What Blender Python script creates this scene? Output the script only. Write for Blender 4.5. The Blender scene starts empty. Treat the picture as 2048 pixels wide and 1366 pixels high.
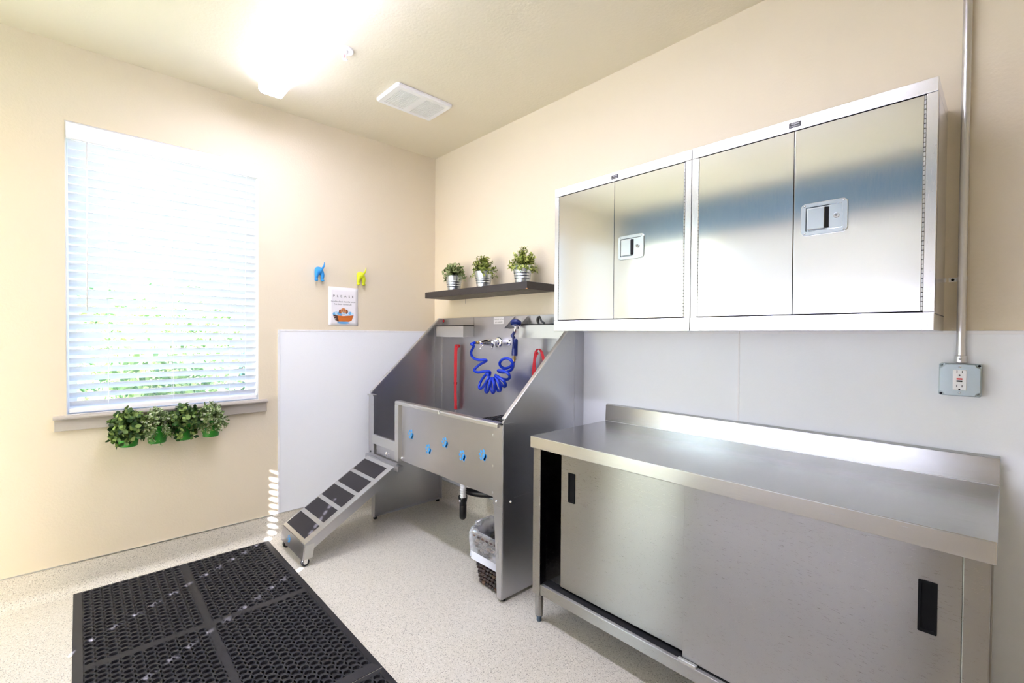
import bpy, bmesh, math, random
from mathutils import Vector, Matrix

random.seed(7)
scene = bpy.context.scene
col = scene.collection
V = Vector

# ------------------------------------------------------------------ camera
CAM = V((3.273253, -2.177288, 1.3418))
FWD = V((-0.729822, 0.683483, -0.014537))
RGT = V((0.683466, 0.72995, 0.006881))
UPV = V((-0.015314, 0.004913, 0.999871))
FPX = 926.570409
cd = bpy.data.cameras.new('camera')
cam = bpy.data.objects.new('camera', cd)
col.objects.link(cam)
cd.sensor_fit = 'HORIZONTAL'
cd.sensor_width = 36.0
cd.lens = FPX * 36.0 / 2048.0
cd.clip_start = 0.02
m = Matrix((RGT, UPV, -FWD)).transposed().to_4x4()
m.translation = CAM
cam.matrix_world = m
scene.camera = cam

# ------------------------------------------------------------------ sky, sun, exposure
SUN_EL = math.radians(25.5)
SUN_H = V((0.551, -0.834, 0.0)).normalized()
world = bpy.data.worlds.new('world')
scene.world = world
world.use_nodes = True
wn = world.node_tree
wn.nodes.clear()
wo = wn.nodes.new('ShaderNodeOutputWorld')
wb = wn.nodes.new('ShaderNodeBackground')
ws = wn.nodes.new('ShaderNodeTexSky')
ws.sky_type = 'NISHITA'
ws.sun_disc = False
ws.sun_elevation = SUN_EL
ws.sun_rotation = math.atan2(SUN_H.x, SUN_H.y)
ws.air_density = 1.0
ws.dust_density = 1.5
wb.inputs['Strength'].default_value = 0.42
wn.links.new(ws.outputs[0], wb.inputs[0])
wn.links.new(wb.outputs[0], wo.inputs[0])

sl = bpy.data.lights.new('sun', 'SUN')
sun = bpy.data.objects.new('sun', sl)
col.objects.link(sun)
sl.energy = 34.0
sl.angle = math.radians(0.53)
sl.color = (1.0, 0.97, 1.06)
sdir = (SUN_H * math.cos(SUN_EL) + V((0, 0, math.sin(SUN_EL)))).normalized()
sun.rotation_euler = sdir.to_track_quat('Z', 'Y').to_euler()
sun.location = sdir * 20

scene.view_settings.view_transform = 'Standard'
scene.view_settings.look = 'None'
scene.view_settings.gamma = 1.0
scene.view_settings.use_curve_mapping = False
scene.view_settings.exposure = 1.9
LAMP = 10.0

# ------------------------------------------------------------------ helpers
def at(px, py, axis, val):
    """photo pixel -> point where its ray meets the plane coordinate[axis] = val"""
    d = FWD * FPX + RGT * (px - 1024) + UPV * (683 - py)
    t = (val - CAM[axis]) / d[axis]
    return CAM + d * t


def srgb(r, g, b):
    f = lambda c: (c / 255 / 12.92) if c / 255 <= 0.04045 else ((c / 255 + 0.055) / 1.055) ** 2.4
    return (f(r), f(g), f(b), 1)


class NT:
    def __init__(self, name):
        self.mat = bpy.data.materials.new(name)
        self.mat.use_nodes = True
        self.t = self.mat.node_tree
        self.n = self.t.nodes
        self.p = self.n['Principled BSDF']
        self.out = self.n['Material Output']

    def node(self, typ, **kw):
        nd = self.n.new(typ)
        for k, v in kw.items():
            setattr(nd, k, v)
        return nd

    def link(self, a, b):
        self.t.links.new(a, b)

    def coords(self):
        return self.node('ShaderNodeTexCoord').outputs['Object']

    def world_pos(self):
        return self.node('ShaderNodeNewGeometry').outputs['Position']

    def mapped(self, src, scale):
        mp = self.node('ShaderNodeMapping')
        mp.inputs['Scale'].default_value = scale
        self.link(src, mp.inputs['Vector'])
        return mp.outputs[0]

    def noise(self, src, scale, detail=3, rough=0.5):
        nz = self.node('ShaderNodeTexNoise')
        nz.inputs['Scale'].default_value = scale
        nz.inputs['Detail'].default_value = detail
        nz.inputs['Roughness'].default_value = rough
        self.link(src, nz.inputs['Vector'])
        return nz

    def ramp(self, src, stops):
        r = self.node('ShaderNodeValToRGB')
        el = r.color_ramp.elements
        while len(el) < len(stops):
            el.new(0.5)
        for e, (p, c) in zip(el, stops):
            e.position = p
            e.color = c
        self.link(src, r.inputs[0])
        return r.outputs[0]

    def bump(self, src, strength, dist=0.001):
        b = self.node('ShaderNodeBump')
        b.inputs['Strength'].default_value = strength
        b.inputs['Distance'].default_value = dist
        self.link(src, b.inputs['Height'])
        self.link(b.outputs[0], self.p.inputs['Normal'])
        return b


def plain(name, c, rough=0.5, metal=0.0, **kw):
    t = NT(name)
    t.p.inputs['Base Color'].default_value = c
    t.p.inputs['Roughness'].default_value = rough
    t.p.inputs['Metallic'].default_value = metal
    for k, v in kw.items():
        t.p.inputs[k].default_value = v
    # faint surface variation
    nz = t.noise(t.coords(), 25, 2)
    dv = 0.015 if metal else 0.04
    r = t.ramp(nz.outputs['Fac'], [(0.3, (max(rough - dv, 0), ) * 3 + (1,)), (0.7, (min(rough + dv, 1), ) * 3 + (1,))])
    t.link(r, t.p.inputs['Roughness'])
    return t.mat


def paint(name, c, bump=0.35, scale=95, rough=0.6):
    t = NT(name)
    t.p.inputs['Base Color'].default_value = c
    t.p.inputs['Roughness'].default_value = rough
    t.p.inputs['Specular IOR Level'].default_value = 0.3
    nz = t.noise(t.world_pos(), scale, 3, 0.55)
    t.bump(nz.outputs['Fac'], bump, 0.002)
    return t.mat


def steel(name, c, rough, aniso, smear='V', grain=(1, 1, 1), wave=0.0):
    """brushed stainless steel; smear is the direction its reflections are drawn out in"""
    t = NT(name)
    t.p.inputs['Base Color'].default_value = c
    t.p.inputs['Metallic'].default_value = 1.0
    geo = t.node('ShaderNodeNewGeometry')
    cr = t.node('ShaderNodeVectorMath', operation='CROSS_PRODUCT')
    t.link(geo.outputs['Normal'], cr.inputs[0])
    cr.inputs[1].default_value = (1, 0.3, 0.02) if smear == 'V' else (0.02, 0.3, 1)
    t.link(cr.outputs[0], t.p.inputs['Tangent'])
    t.p.inputs['Anisotropic'].default_value = aniso
    src = t.mapped(geo.outputs['Position'], grain)
    nz = t.noise(src, 40, 4, 0.6)
    r = t.ramp(nz.outputs['Fac'], [(0.25, (rough * 0.85,) * 3 + (1,)), (0.75, (rough * 1.15,) * 3 + (1,))])
    t.link(r, t.p.inputs['Roughness'])
    if wave:
        n2 = t.noise(geo.outputs['Position'], 2.6, 1, 0.4)
        b = t.bump(n2.outputs['Fac'], wave, 0.01)
    return t.mat


M = {}
M['wall'] = paint('wall_paint', srgb(229, 217, 193))
M['ceiling'] = paint('ceiling_paint', srgb(235, 226, 205), 0.5, 70)
M['blue_wall'] = paint('blue_wall_paint', srgb(122, 162, 196))
M['white_paint'] = paint('white_paint', srgb(238, 238, 238), 0.1, 95, 0.45)
M['sill'] = paint('sill_paint', srgb(190, 182, 172), 0.05, 60, 0.4)
M['frp'] = paint('white_wall_panel_plastic', srgb(243, 246, 250), 0.16, 160, 0.35)
M['frp_trim'] = plain('white_trim_plastic', srgb(240, 240, 242), 0.3)
M['steel_tub'] = steel('tub_steel', (0.54, 0.54, 0.56, 1), 0.33, 0.5, 'V', (1.2, 1.2, 14))
M['steel_bench'] = steel('bench_steel', (0.36, 0.35, 0.33, 1), 0.30, 1.0, 'V', (1, 1, 20))
M['steel_top'] = steel('bench_top_steel', (0.54, 0.54, 0.54, 1), 0.24, 0.5, 'V', (0.3, 5, 5))
M['steel_cab'] = steel('cabinet_steel', (0.76, 0.77, 0.79, 1), 0.14, 0.5, 'H', (20, 20, 1), 0.05)
M['steel_frame'] = steel('cabinet_frame_steel', (0.78, 0.78, 0.80, 1), 0.25, 0.3, 'H', (20, 20, 1))
M['steel_lip'] = plain('polished_steel_edge', (0.62, 0.62, 0.61, 1), 0.34, 1.0)
M['chrome'] = plain('chrome', (0.85, 0.85, 0.87, 1), 0.08, 1.0)
M['zinc'] = plain('zinc_plated_steel', (0.62, 0.68, 0.74, 1), 0.25, 1.0)
M['galv'] = plain('galvanised_steel', (0.36, 0.42, 0.43, 1), 0.38, 1.0)
M['conduit'] = plain('conduit_steel', (0.66, 0.66, 0.68, 1), 0.3, 1.0)
M['brass'] = plain('brass', (0.55, 0.38, 0.16, 1), 0.35, 1.0)
M['black'] = plain('black_plastic', srgb(18, 18, 22), 0.4)
M['pull_black'] = plain('black_pull_plastic', srgb(8, 8, 11), 0.7, 0.0, **{'Specular IOR Level': 0.2})
M['dark'] = plain('dark_gap', srgb(14, 14, 18), 0.8)
M['rubber'] = paint('black_rubber', srgb(48, 47, 50), 0.15, 400, 0.5)
M['grip'] = paint('grip_tape', srgb(52, 50, 54), 0.5, 700, 0.8)
M['blue_hose'] = plain('blue_hose_plastic', srgb(20, 60, 205), 0.22)
M['blue_dark'] = plain('dark_blue_plastic', srgb(26, 42, 110), 0.3)
M['paw_blue'] = plain('paw_blue_vinyl', srgb(66, 160, 228), 0.4)
M['red'] = plain('red_webbing', srgb(186, 22, 36), 0.7)
M['pot_green'] = plain('green_pot_plastic', srgb(46, 140, 34), 0.4)
M['soil'] = paint('soil', srgb(50, 38, 28), 0.8, 200, 0.9)
M['shelf'] = plain('black_brown_laminate', srgb(50, 44, 44), 0.45)
M['chip'] = plain('bare_particle_board', srgb(214, 160, 110), 0.8)
M['paper'] = plain('white_paper', srgb(240, 238, 242), 0.7)
M['ink'] = plain('grey_ink', srgb(110, 108, 112), 0.8)
M['white_plastic'] = plain('white_plastic', srgb(244, 244, 246), 0.35)
M['hook_blue'] = plain('blue_hook_rubber', srgb(44, 150, 226), 0.5)
M['hook_green'] = plain('lime_hook_rubber', srgb(208, 218, 30), 0.5)
M['red_plastic'] = plain('red_plastic', srgb(214, 30, 44), 0.4)
M['foot_blue'] = plain('grey_blue_foot', srgb(70, 90, 110), 0.4)
M['stem'] = plain('plant_stem', srgb(80, 92, 46), 0.6)
M['tan'] = plain('dog_tan_ink', srgb(206, 140, 92), 0.8)
M['tan_dark'] = plain('dog_brown_ink', srgb(120, 66, 40), 0.8)
M['tub_orange'] = plain('tub_orange_ink', srgb(206, 112, 40), 0.8)
M['tub_brown'] = plain('tub_brown_ink', srgb(84, 52, 44), 0.8)
M['foam_blue'] = plain('foam_blue_ink', srgb(110, 176, 226), 0.8)
M['foam_pale'] = plain('foam_pale_ink', srgb(196, 226, 246), 0.8)
M['label_dark'] = plain('label_dark_ink', srgb(52, 48, 54), 0.5)


def floor_mat():
    t = NT('speckled_epoxy_floor')
    pos = t.world_pos()
    big = t.noise(pos, 1.6, 3)
    base = t.ramp(big.outputs['Fac'], [(0.3, srgb(224, 214, 194)), (0.7, srgb(234, 226, 208))])
    vo = t.node('ShaderNodeTexVoronoi')
    vo.inputs['Scale'].default_value = 330
    t.link(pos, vo.inputs['Vector'])
    sep = t.node('ShaderNodeSeparateColor')
    t.link(vo.outputs['Color'], sep.inputs[0])
    fl = t.ramp(sep.outputs[0], [(0.0, (0.10, 0.09, 0.08, 1)), (0.07, (0.18, 0.16, 0.13, 1)), (0.10, (0.60, 0.57, 0.50, 1)),
                                 (0.45, (0.68, 0.65, 0.58, 1)), (0.72, (0.76, 0.72, 0.66, 1)), (0.93, (0.90, 0.88, 0.83, 1))])
    fl.node.color_ramp.interpolation = 'CONSTANT'
    mx = t.node('ShaderNodeMix', data_type='RGBA', blend_type='MIX')
    mx.inputs[0].default_value = 0.55
    t.link(base, mx.inputs[6])
    t.link(fl, mx.inputs[7])
    t.link(mx.outputs[2], t.p.inputs['Base Color'])
    t.p.inputs['Roughness'].default_value = 0.42
    t.bump(vo.outputs['Distance'], 0.12, 0.001)
    return t.mat


M['floor'] = floor_mat()


def leaf_mat(name, a, b, c):
    t = NT(name)
    g = t.node('ShaderNodeNewGeometry')
    r = t.ramp(g.outputs['Random Per Island'], [(0.0, a), (0.5, b), (1.0, c)])
    t.link(r, t.p.inputs['Base Color'])
    t.p.inputs['Roughness'].default_value = 0.5
    tr = t.node('ShaderNodeBsdfTranslucent')
    t.link(r, tr.inputs['Color'])
    mx = t.node('ShaderNodeMixShader')
    mx.inputs[0].default_value = 0.25
    t.link(t.p.outputs[0], mx.inputs[1])
    t.link(tr.outputs[0], mx.inputs[2])
    t.link(mx.outputs[0], t.out.inputs['Surface'])
    return t.mat


M['leaf_dark'] = leaf_mat('dark_green_leaf', srgb(36, 66, 34), srgb(78, 112, 50), srgb(164, 188, 104))
M['leaf_mix'] = leaf_mat('cream_tipped_leaf', srgb(84, 116, 52), srgb(150, 174, 104), srgb(236, 240, 212))
M['leaf_sage'] = leaf_mat('sage_leaf', srgb(100, 120, 74), srgb(152, 168, 112), srgb(196, 204, 150))
M['leaf_olive'] = leaf_mat('olive_leaf', srgb(78, 92, 38), srgb(136, 152, 64), srgb(196, 204, 112))
M['leaf_lime'] = leaf_mat('yellow_green_leaf', srgb(110, 130, 46), srgb(166, 180, 82), srgb(220, 226, 136))
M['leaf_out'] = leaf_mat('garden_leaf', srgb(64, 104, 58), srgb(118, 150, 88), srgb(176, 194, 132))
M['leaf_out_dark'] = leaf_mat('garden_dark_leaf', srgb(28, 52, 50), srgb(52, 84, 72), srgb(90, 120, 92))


def blind_mat(name, trans):
    t = NT(name)
    t.p.inputs['Base Color'].default_value = srgb(244, 245, 250)
    t.p.inputs['Roughness'].default_value = 0.4
    tr = t.node('ShaderNodeBsdfTranslucent')
    tr.inputs['Color'].default_value = srgb(240, 243, 252)
    mx = t.node('ShaderNodeMixShader')
    mx.inputs[0].default_value = trans
    t.link(t.p.outputs[0], mx.inputs[1])
    t.link(tr.outputs[0], mx.inputs[2])
    t.link(mx.outputs[0], t.out.inputs['Surface'])
    return t.mat


M['slat'] = blind_mat('white_vinyl_slat', 0.14)
M['slat_rear'] = blind_mat('white_rear_slat', 0.24)  # same white slat, translucency tuned to set how brightly the rear blind glows


def emit_mat(name, strength):
    t = NT(name)
    t.p.inputs['Base Color'].default_value = (0.9, 0.9, 0.9, 1)
    t.p.inputs['Emission Color'].default_value = (0.90, 0.91, 1.20, 1)
    t.p.inputs['Emission Strength'].default_value = strength
    return t.mat


M['lens'] = emit_mat('lit_acrylic_lens', LAMP)
M['lens_side'] = emit_mat('lit_ribbed_lens_side', LAMP * 0.10)


def clear_mat(name, gloss=0.12, tint=(1, 1, 1, 1), diff=0.0):
    t = NT(name)
    tr = t.node('ShaderNodeBsdfTransparent')
    tr.inputs[0].default_value = tint
    gl = t.node('ShaderNodeBsdfGlossy')
    gl.inputs['Roughness'].default_value = 0.05 if not diff else 0.15
    mx = t.node('ShaderNodeMixShader')
    mx.inputs[0].default_value = gloss
    t.link(tr.outputs[0], mx.inputs[1])
    t.link(gl.outputs[0], mx.inputs[2])
    last = mx.outputs[0]
    if diff:
        df = t.node('ShaderNodeBsdfDiffuse')
        df.inputs[0].default_value = (0.85, 0.86, 0.9, 1)
        m2 = t.node('ShaderNodeMixShader')
        nz = t.noise(t.coords(), 14, 2, 0.5)
        r = t.ramp(nz.outputs['Fac'], [(0.40, (diff * 0.6,) * 3 + (1,)), (0.68, (min(diff * 1.9, 1),) * 3 + (1,))])
        t.link(r, m2.inputs[0])
        t.link(last, m2.inputs[1])
        t.link(df.outputs[0], m2.inputs[2])
        last = m2.outputs[0]
    t.link(last, t.out.inputs['Surface'])
    return t.mat


M['glass'] = clear_mat('window_glass', 0.05)
M['liner'] = clear_mat('clear_bin_liner', 0.16, (0.93, 0.94, 0.97, 1), 0.22)
M['liner_band'] = plain('white_bin_liner', srgb(226, 228, 236), 0.4)


def weave_mat():
    t = NT('dark_brown_water_hyacinth')
    g = t.node('ShaderNodeNewGeometry')
    r = t.ramp(g.outputs['Random Per Island'], [(0.0, srgb(34, 24, 24)), (0.8, srgb(66, 46, 42)), (1.0, srgb(120, 88, 64))])
    t.link(r, t.p.inputs['Base Color'])
    t.p.inputs['Roughness'].default_value = 0.35
    nz = t.noise(t.mapped(t.coords(), (1, 1, 6)), 60, 3)
    t.bump(nz.outputs['Fac'], 0.5, 0.002)
    return t.mat


M['weave'] = weave_mat()


def grass_mat():
    t = NT('lawn')
    nz = t.noise(t.world_pos(), 9, 5, 0.7)
    r = t.ramp(nz.outputs['Fac'], [(0.3, srgb(104, 116, 84)), (0.7, srgb(150, 152, 126))])
    t.link(r, t.p.inputs['Base Color'])
    t.p.inputs['Roughness'].default_value = 0.9
    return t.mat


M['grass'] = grass_mat()

ORG = {}


def thing(name, loc, label, cat, group=None):
    o = bpy.data.objects.new(name, None)
    o.empty_display_size = 0.05
    o.location = loc
    col.objects.link(o)
    o['label'] = label
    o['category'] = cat
    if group:
        o['group'] = group
    ORG[o] = V(loc)
    return o


def tag(o, label, cat, group=None):
    o['label'] = label
    o['category'] = cat
    if group:
        o['group'] = group
    return o


class MB:
    """collects shapes in world coordinates and links them as one mesh object"""
    def __init__(self):
        self.v = []
        self.f = []

    def add(self, vs, fs):
        b = len(self.v)
        self.v += [V(p) for p in vs]
        self.f += [tuple(b + i for i in fc) for fc in fs]
        return self

    def box(self, x0, x1, y0, y1, z0, z1):
        return self.add([(x0, y0, z0), (x1, y0, z0), (x1, y1, z0), (x0, y1, z0), (x0, y0, z1), (x1, y0, z1), (x1, y1, z1), (x0, y1, z1)],
                        [(0, 3, 2, 1), (4, 5, 6, 7), (0, 1, 5, 4), (1, 2, 6, 5), (2, 3, 7, 6), (3, 0, 4, 7)])

    def prism(self, pts, axis, a, b):
        """2-D outline extruded along axis from a to b; outline in the two other axes in order"""
        n = len(pts)
        def mk(p, t):
            if axis == 0: return (t, p[0], p[1])
            if axis == 1: return (p[0], t, p[1])
            return (p[0], p[1], t)
        area = sum(pts[i][0] * pts[(i + 1) % n][1] - pts[(i + 1) % n][0] * pts[i][1] for i in range(n))
        flip = (area > 0) ^ (axis == 1) ^ (b < a)
        vs = [mk(p, a) for p in pts] + [mk(p, b) for p in pts]
        fs = [tuple(range(n)), tuple(range(2 * n - 1, n - 1, -1))] + [(i, i + n, (i + 1) % n + n, (i + 1) % n) for i in range(n)]
        if flip:
            fs = [tuple(reversed(f)) for f in fs]
        return self.add(vs, fs)

    def tube(self, pts, r, n=10, closed=False, caps=True, flat=None):
        pts = [V(p) for p in pts]
        N = len(pts)
        rs = r if isinstance(r, (list, tuple)) else [r] * N
        base = len(self.v)
        prev = None
        for i, p in enumerate(pts):
            if closed:
                t = pts[(i + 1) % N] - pts[i - 1]
            else:
                t = pts[min(i + 1, N - 1)] - pts[max(i - 1, 0)]
            t.normalize()
            if prev is None:
                a = V((0, 0, 1)) if abs(t.z) < 0.9 else V((0, 1, 0))
                u = t.cross(a).normalized()
            else:
                u = (prev - t * prev.dot(t)).normalized()
            prev = u
            w = t.cross(u)
            for k in range(n):
                an = 2 * math.pi * k / n
                self.v.append(p + (u * math.cos(an) + w * math.sin(an) * (flat or 1)) * rs[i])
        segs = N if closed else N - 1
        for i in range(segs):
            a = base + i * n
            b = base + ((i + 1) % N) * n
            for k in range(n):
                self.f.append((a + k, a + (k + 1) % n, b + (k + 1) % n, b + k))
        if caps and not closed:
            self.f.append(tuple(base + k for k in reversed(range(n))))
            self.f.append(tuple(base + (N - 1) * n + k for k in range(n)))
        return self

    def lathe(self, prof, c, axis=(0, 0, 1), n=24):
        """prof: (radius, height along axis) from c"""
        ax = V(axis).normalized()
        a = V((0, 0, 1)) if abs(ax.z) < 0.9 else V((1, 0, 0))
        u = ax.cross(a).normalized()
        w = ax.cross(u)
        base = len(self.v)
        c = V(c)
        for r, h in prof:
            for k in range(n):
                an = 2 * math.pi * k / n
                self.v.append(c + ax * h + (u * math.cos(an) + w * math.sin(an)) * max(r, 1e-5))
        for i in range(len(prof) - 1):
            for k in range(n):
                a0 = base + i * n + k
                a1 = base + i * n + (k + 1) % n
                self.f.append((a0, a1, a1 + n, a0 + n))
        return self

    def ball(self, c, r, nu=10, nv=7):
        c = V(c)
        rr = r if isinstance(r, (tuple, list)) else (r, r, r)
        base = len(self.v)
        for i in range(nv + 1):
            ph = math.pi * i / nv
            for k in range(nu):
                th = 2 * math.pi * k / nu
                self.v.append(c + V((rr[0] * math.sin(ph) * math.cos(th), rr[1] * math.sin(ph) * math.sin(th), rr[2] * math.cos(ph))))
        for i in range(nv):
            for k in range(nu):
                a0 = base + i * nu + k
                a1 = base + i * nu + (k + 1) % nu
                self.f.append((a0, a0 + nu, a1 + nu, a1))
        return self

    def build(self, name, mat, parent=None, bevel=0.0, smooth=False, kind=None, fix=False, angle=None):
        org = ORG.get(parent, V((0, 0, 0))) if parent else V((0, 0, 0))
        me = bpy.data.meshes.new(name)
        me.from_pydata([tuple(p - org) for p in self.v], [], self.f)
        if fix:
            bm = bmesh.new()
            bm.from_mesh(me)
            bmesh.ops.remove_doubles(bm, verts=bm.verts, dist=1e-5)
            bmesh.ops.recalc_face_normals(bm, faces=bm.faces)
            bm.to_mesh(me)
            bm.free()
        me.materials.append(M[mat] if isinstance(mat, str) else mat)
        o = bpy.data.objects.new(name, me)
        col.objects.link(o)
        if parent:
            o.parent = parent
        ORG[o] = org
        if smooth:
            for p in me.polygons:
                p.use_smooth = True
            if angle:
                me.set_sharp_from_angle(angle=math.radians(angle))
        if bevel:
            b = o.modifiers.new('bevel', 'BEVEL')
            b.width = bevel
            b.segments = 2
            b.limit_method = 'ANGLE'
            b.angle_limit = math.radians(40)
        if kind:
            o['kind'] = kind
        return o


def box(name, mat, parent, x0, x1, y0, y1, z0, z1, bevel=0.0, **k):
    return MB().box(x0, x1, y0, y1, z0, z1).build(name, mat, parent, bevel, **k)


def smooth_path(pts, sub=8, closed=False):
    pts = [V(p) for p in pts]
    n = len(pts)
    out = []
    rng = range(n if closed else n - 1)
    for i in rng:
        p0 = pts[i - 1] if (i > 0 or closed) else pts[0] * 2 - pts[1]
        p1, p2 = pts[i], pts[(i + 1) % n]
        p3 = pts[(i + 2) % n] if (closed or i + 2 < n) else pts[-1] * 2 - pts[-2]
        for k in range(sub):
            t = k / sub
            out.append(0.5 * ((2 * p1) + (p2 - p0) * t + (2 * p0 - 5 * p1 + 4 * p2 - p3) * t * t + (3 * p1 - p0 - 3 * p2 + p3) * t ** 3))
    if not closed:
        out.append(pts[-1])
    return out


def children_of(o):
    return [c for c in bpy.data.objects if c.parent == o]


def copy_tree(o, parent=None):
    kids = children_of(o)
    c = o.copy()
    col.objects.link(c)
    c.parent = parent
    for k in kids:
        copy_tree(k, c)
    return c


def lettering(name, text, mat, parent, origin, xdir, zdir, size, width=None, spacing=1.0, align='CENTER'):
    """flat text laid on a surface: reads along xdir, up along zdir"""
    cu = bpy.data.curves.new('t', 'FONT')
    cu.body = text
    cu.size = size
    cu.align_x = align
    cu.space_character = spacing
    cu.extrude = 0.0
    to = bpy.data.objects.new('t', cu)
    col.objects.link(to)
    dg = bpy.context.evaluated_depsgraph_get()
    dg.update()
    me = bpy.data.meshes.new_from_object(to.evaluated_get(dg))
    bpy.data.objects.remove(to)
    org = ORG[parent]
    xd, zd = V(xdir).normalized(), V(zdir).normalized()
    sx = 1.0
    if width:
        xs = [v.co.x for v in me.vertices]
        sx = width / (max(xs) - min(xs))
    for v in me.vertices:
        v.co = V(origin) + xd * v.co.x * sx + zd * v.co.y - org
    me.materials.clear()
    me.materials.append(M[mat])
    o = bpy.data.objects.new(name, me)
    col.objects.link(o)
    o.parent = parent
    ORG[o] = org
    return o


def structure(o):
    o['kind'] = 'structure'
    return o


# ------------------------------------------------------------------ room shell
H = 2.7975
RX, RY = 4.4, -3.35            # room reaches x = 0..RX, y = RY..0
structure(box('floor', 'floor', None, -0.2, RX + 0.2, RY - 0.2, 0.2, -0.12, 0))
structure(box('ceiling', 'ceiling', None, -0.2, RX + 0.2, RY - 0.2, 0.2, H, H + 0.15))
wall_right = structure(box('wall_right', 'wall', None, 0, RX, 0, 0.18, 0, H))
structure(box('wall_side', 'wall', None, RX, RX + 0.18, RY - 0.18, 0.18, 0, H))


def wall_with_holes(name, mat, axis, pos, thick, a0, a1, holes):
    """wall in the plane axis = pos with window openings (a0, a1, z0, z1)"""
    mb = MB()
    def put(p0, p1, z0, z1):
        if p1 - p0 < 1e-4 or z1 - z0 < 1e-4:
            return
        if axis == 0:
            mb.box(min(pos, pos + thick), max(pos, pos + thick), p0, p1, z0, z1)
        else:
            mb.box(p0, p1, min(pos, pos + thick), max(pos, pos + thick), z0, z1)
    cur = a0
    for h0, h1, z0, z1 in sorted(holes):
        put(cur, h0, 0, H)
        put(h0, h1, 0, z0)
        put(h0, h1, z1, H)
        cur = h1
    put(cur, a1, 0, H)
    return structure(mb.build(name, mat))


WL = (-2.223, -1.335, 0.915, 2.413)         # the window in view
W2 = (-3.22, -2.56, 0.915, 2.413)
WR = [(0.25, 1.12, 0.06, 2.413), (1.25, 2.95, 0.62, 2.413)]
wall_left = wall_with_holes('wall_left', 'wall', 0, 0.0, -0.18, RY - 0.18, 0.18, [WL, W2])
wall_rear = wall_with_holes('wall_rear', 'wall', 1, RY, -0.18, 0, RX, WR)


structure(box('trim_3', 'blue_wall', None, 0.0, RX, RY, RY + 0.006, 2.43, H))

# cove base, same speckled epoxy as the floor, with a thin metal cap
def cove(name, axis, a, b, sgn):
    pr = [(0.0, 0.0), (0.0, 0.150), (0.007, 0.150), (0.008, 0.06)]
    for k in range(7):
        an = math.pi + (math.pi / 2) * k / 6
        pr.append((0.058 + 0.05 * math.cos(an), 0.0502 + 0.05 * math.sin(an)))
    pr = [(0.0, 0.0002)] + pr[1:]
    mb = MB()
    mb.prism([(p[0] * sgn, p[1]) for p in pr], 1 if axis == 1 else 0, a, b)
    return structure(mb.build(name, 'floor', smooth=True, angle=50, fix=True))


cove('baseboard_left', 1, RY, 0.0, 1)          # runs along y, profile in x-z
cove('baseboard_right', 0, 0.06, RX, -1)       # runs along x, profile in y-z
structure(box('trim_1', 'steel_lip', None, 0, 0.009, RY, 0, 0.150, 0.1535))
structure(box('trim_2', 'steel_lip', None, 0.009, RX, -0.009, 0, 0.150, 0.1535))

# white wall panels with edge strips
ZF = 1.366
p = box('wall_panel', 'frp', wall_left, 0.0, 0.004, -1.212, -0.004, 0.1535, ZF - 0.004, 0.001)
box('edge_strip', 'frp_trim', p, 0.0, 0.0062, -1.222, -1.208, 0.1535, ZF, 0.001)
box('edge_strip', 'frp_trim', p, 0.0, 0.0062, -1.208, -0.006, ZF - 0.012, ZF, 0.001)
for i, (xa, xb) in enumerate([(0.006, 1.229), (1.231, 2.449), (2.451, 3.67), (3.672, RX)]):
    p = box('wall_panel', 'frp', wall_right, xa, xb - 0.002, -0.004, 0, 0.1535, ZF - 0.004, 0.001)
    box('edge_strip', 'frp_trim', p, xa, xb, -0.0062, 0, ZF - 0.012, ZF, 0.001)
    box('seam_strip', 'frp_trim', p, xb - 0.003, xb + 0.004, -0.0055, 0, 0.1535, ZF - 0.012, 0.0008)


# ------------------------------------------------------------------ windows and blinds
def window(name, axis, pos, out, a0, a1, z0, z1):
    """vinyl window set in the opening; out = -1: outside lies at smaller coordinate"""
    w = bpy.data.objects.new(name, None)
    col.objects.link(w)
    w['kind'] = 'structure'
    ORG[w] = V((0, 0, 0))
    def bx(nm, mat, d0, d1, p0, p1, q0, q1, bev=0.002):
        lo, hi = pos + out * d1, pos + out * d0
        lo, hi = min(lo, hi), max(lo, hi)
        if axis == 0:
            return box(nm, mat, w, lo, hi, p0, p1, q0, q1, bev)
        return box(nm, mat, w, p0, p1, lo, hi, q0, q1, bev)
    t = 0.004
    bx('reveal', 'white_paint', 0.002, 0.115, a0, a0 + t, z0 + t, z1 - t, 0)
    bx('reveal', 'white_paint', 0.002, 0.115, a1 - t, a1, z0 + t, z1 - t, 0)
    bx('reveal', 'white_paint', 0.002, 0.115, a0, a1, z1 - t, z1, 0)
    bx('reveal', 'white_paint', 0.002, 0.115, a0, a1, z0, z0 + t, 0)
    fw = 0.042
    bx('window_frame', 'white_plastic', 0.09, 0.15, a0 + t, a0 + fw, z0 + t, z1 - t)
    bx('window_frame', 'white_plastic', 0.09, 0.15, a1 - fw, a1 - t, z0 + t, z1 - t)
    bx('window_frame', 'white_plastic', 0.09, 0.15, a0 + fw, a1 - fw, z1 - fw, z1 - t)
    bx('window_frame', 'white_plastic', 0.09, 0.15, a0 + fw, a1 - fw, z0 + t, z0 + fw)
    bx('pane', 'glass', 0.115, 0.121, a0 + fw, a1 - fw, z0 + fw, z1 - fw, 0)
    return w


win1 = window('window_1', 0, 0.0, -1, *WL)
window('window_2', 0, 0.0, -1, *W2)
window('window_3', 1, RY, -1, *WR[0])
window('window_4', 1, RY, -1, *WR[1])
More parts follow.
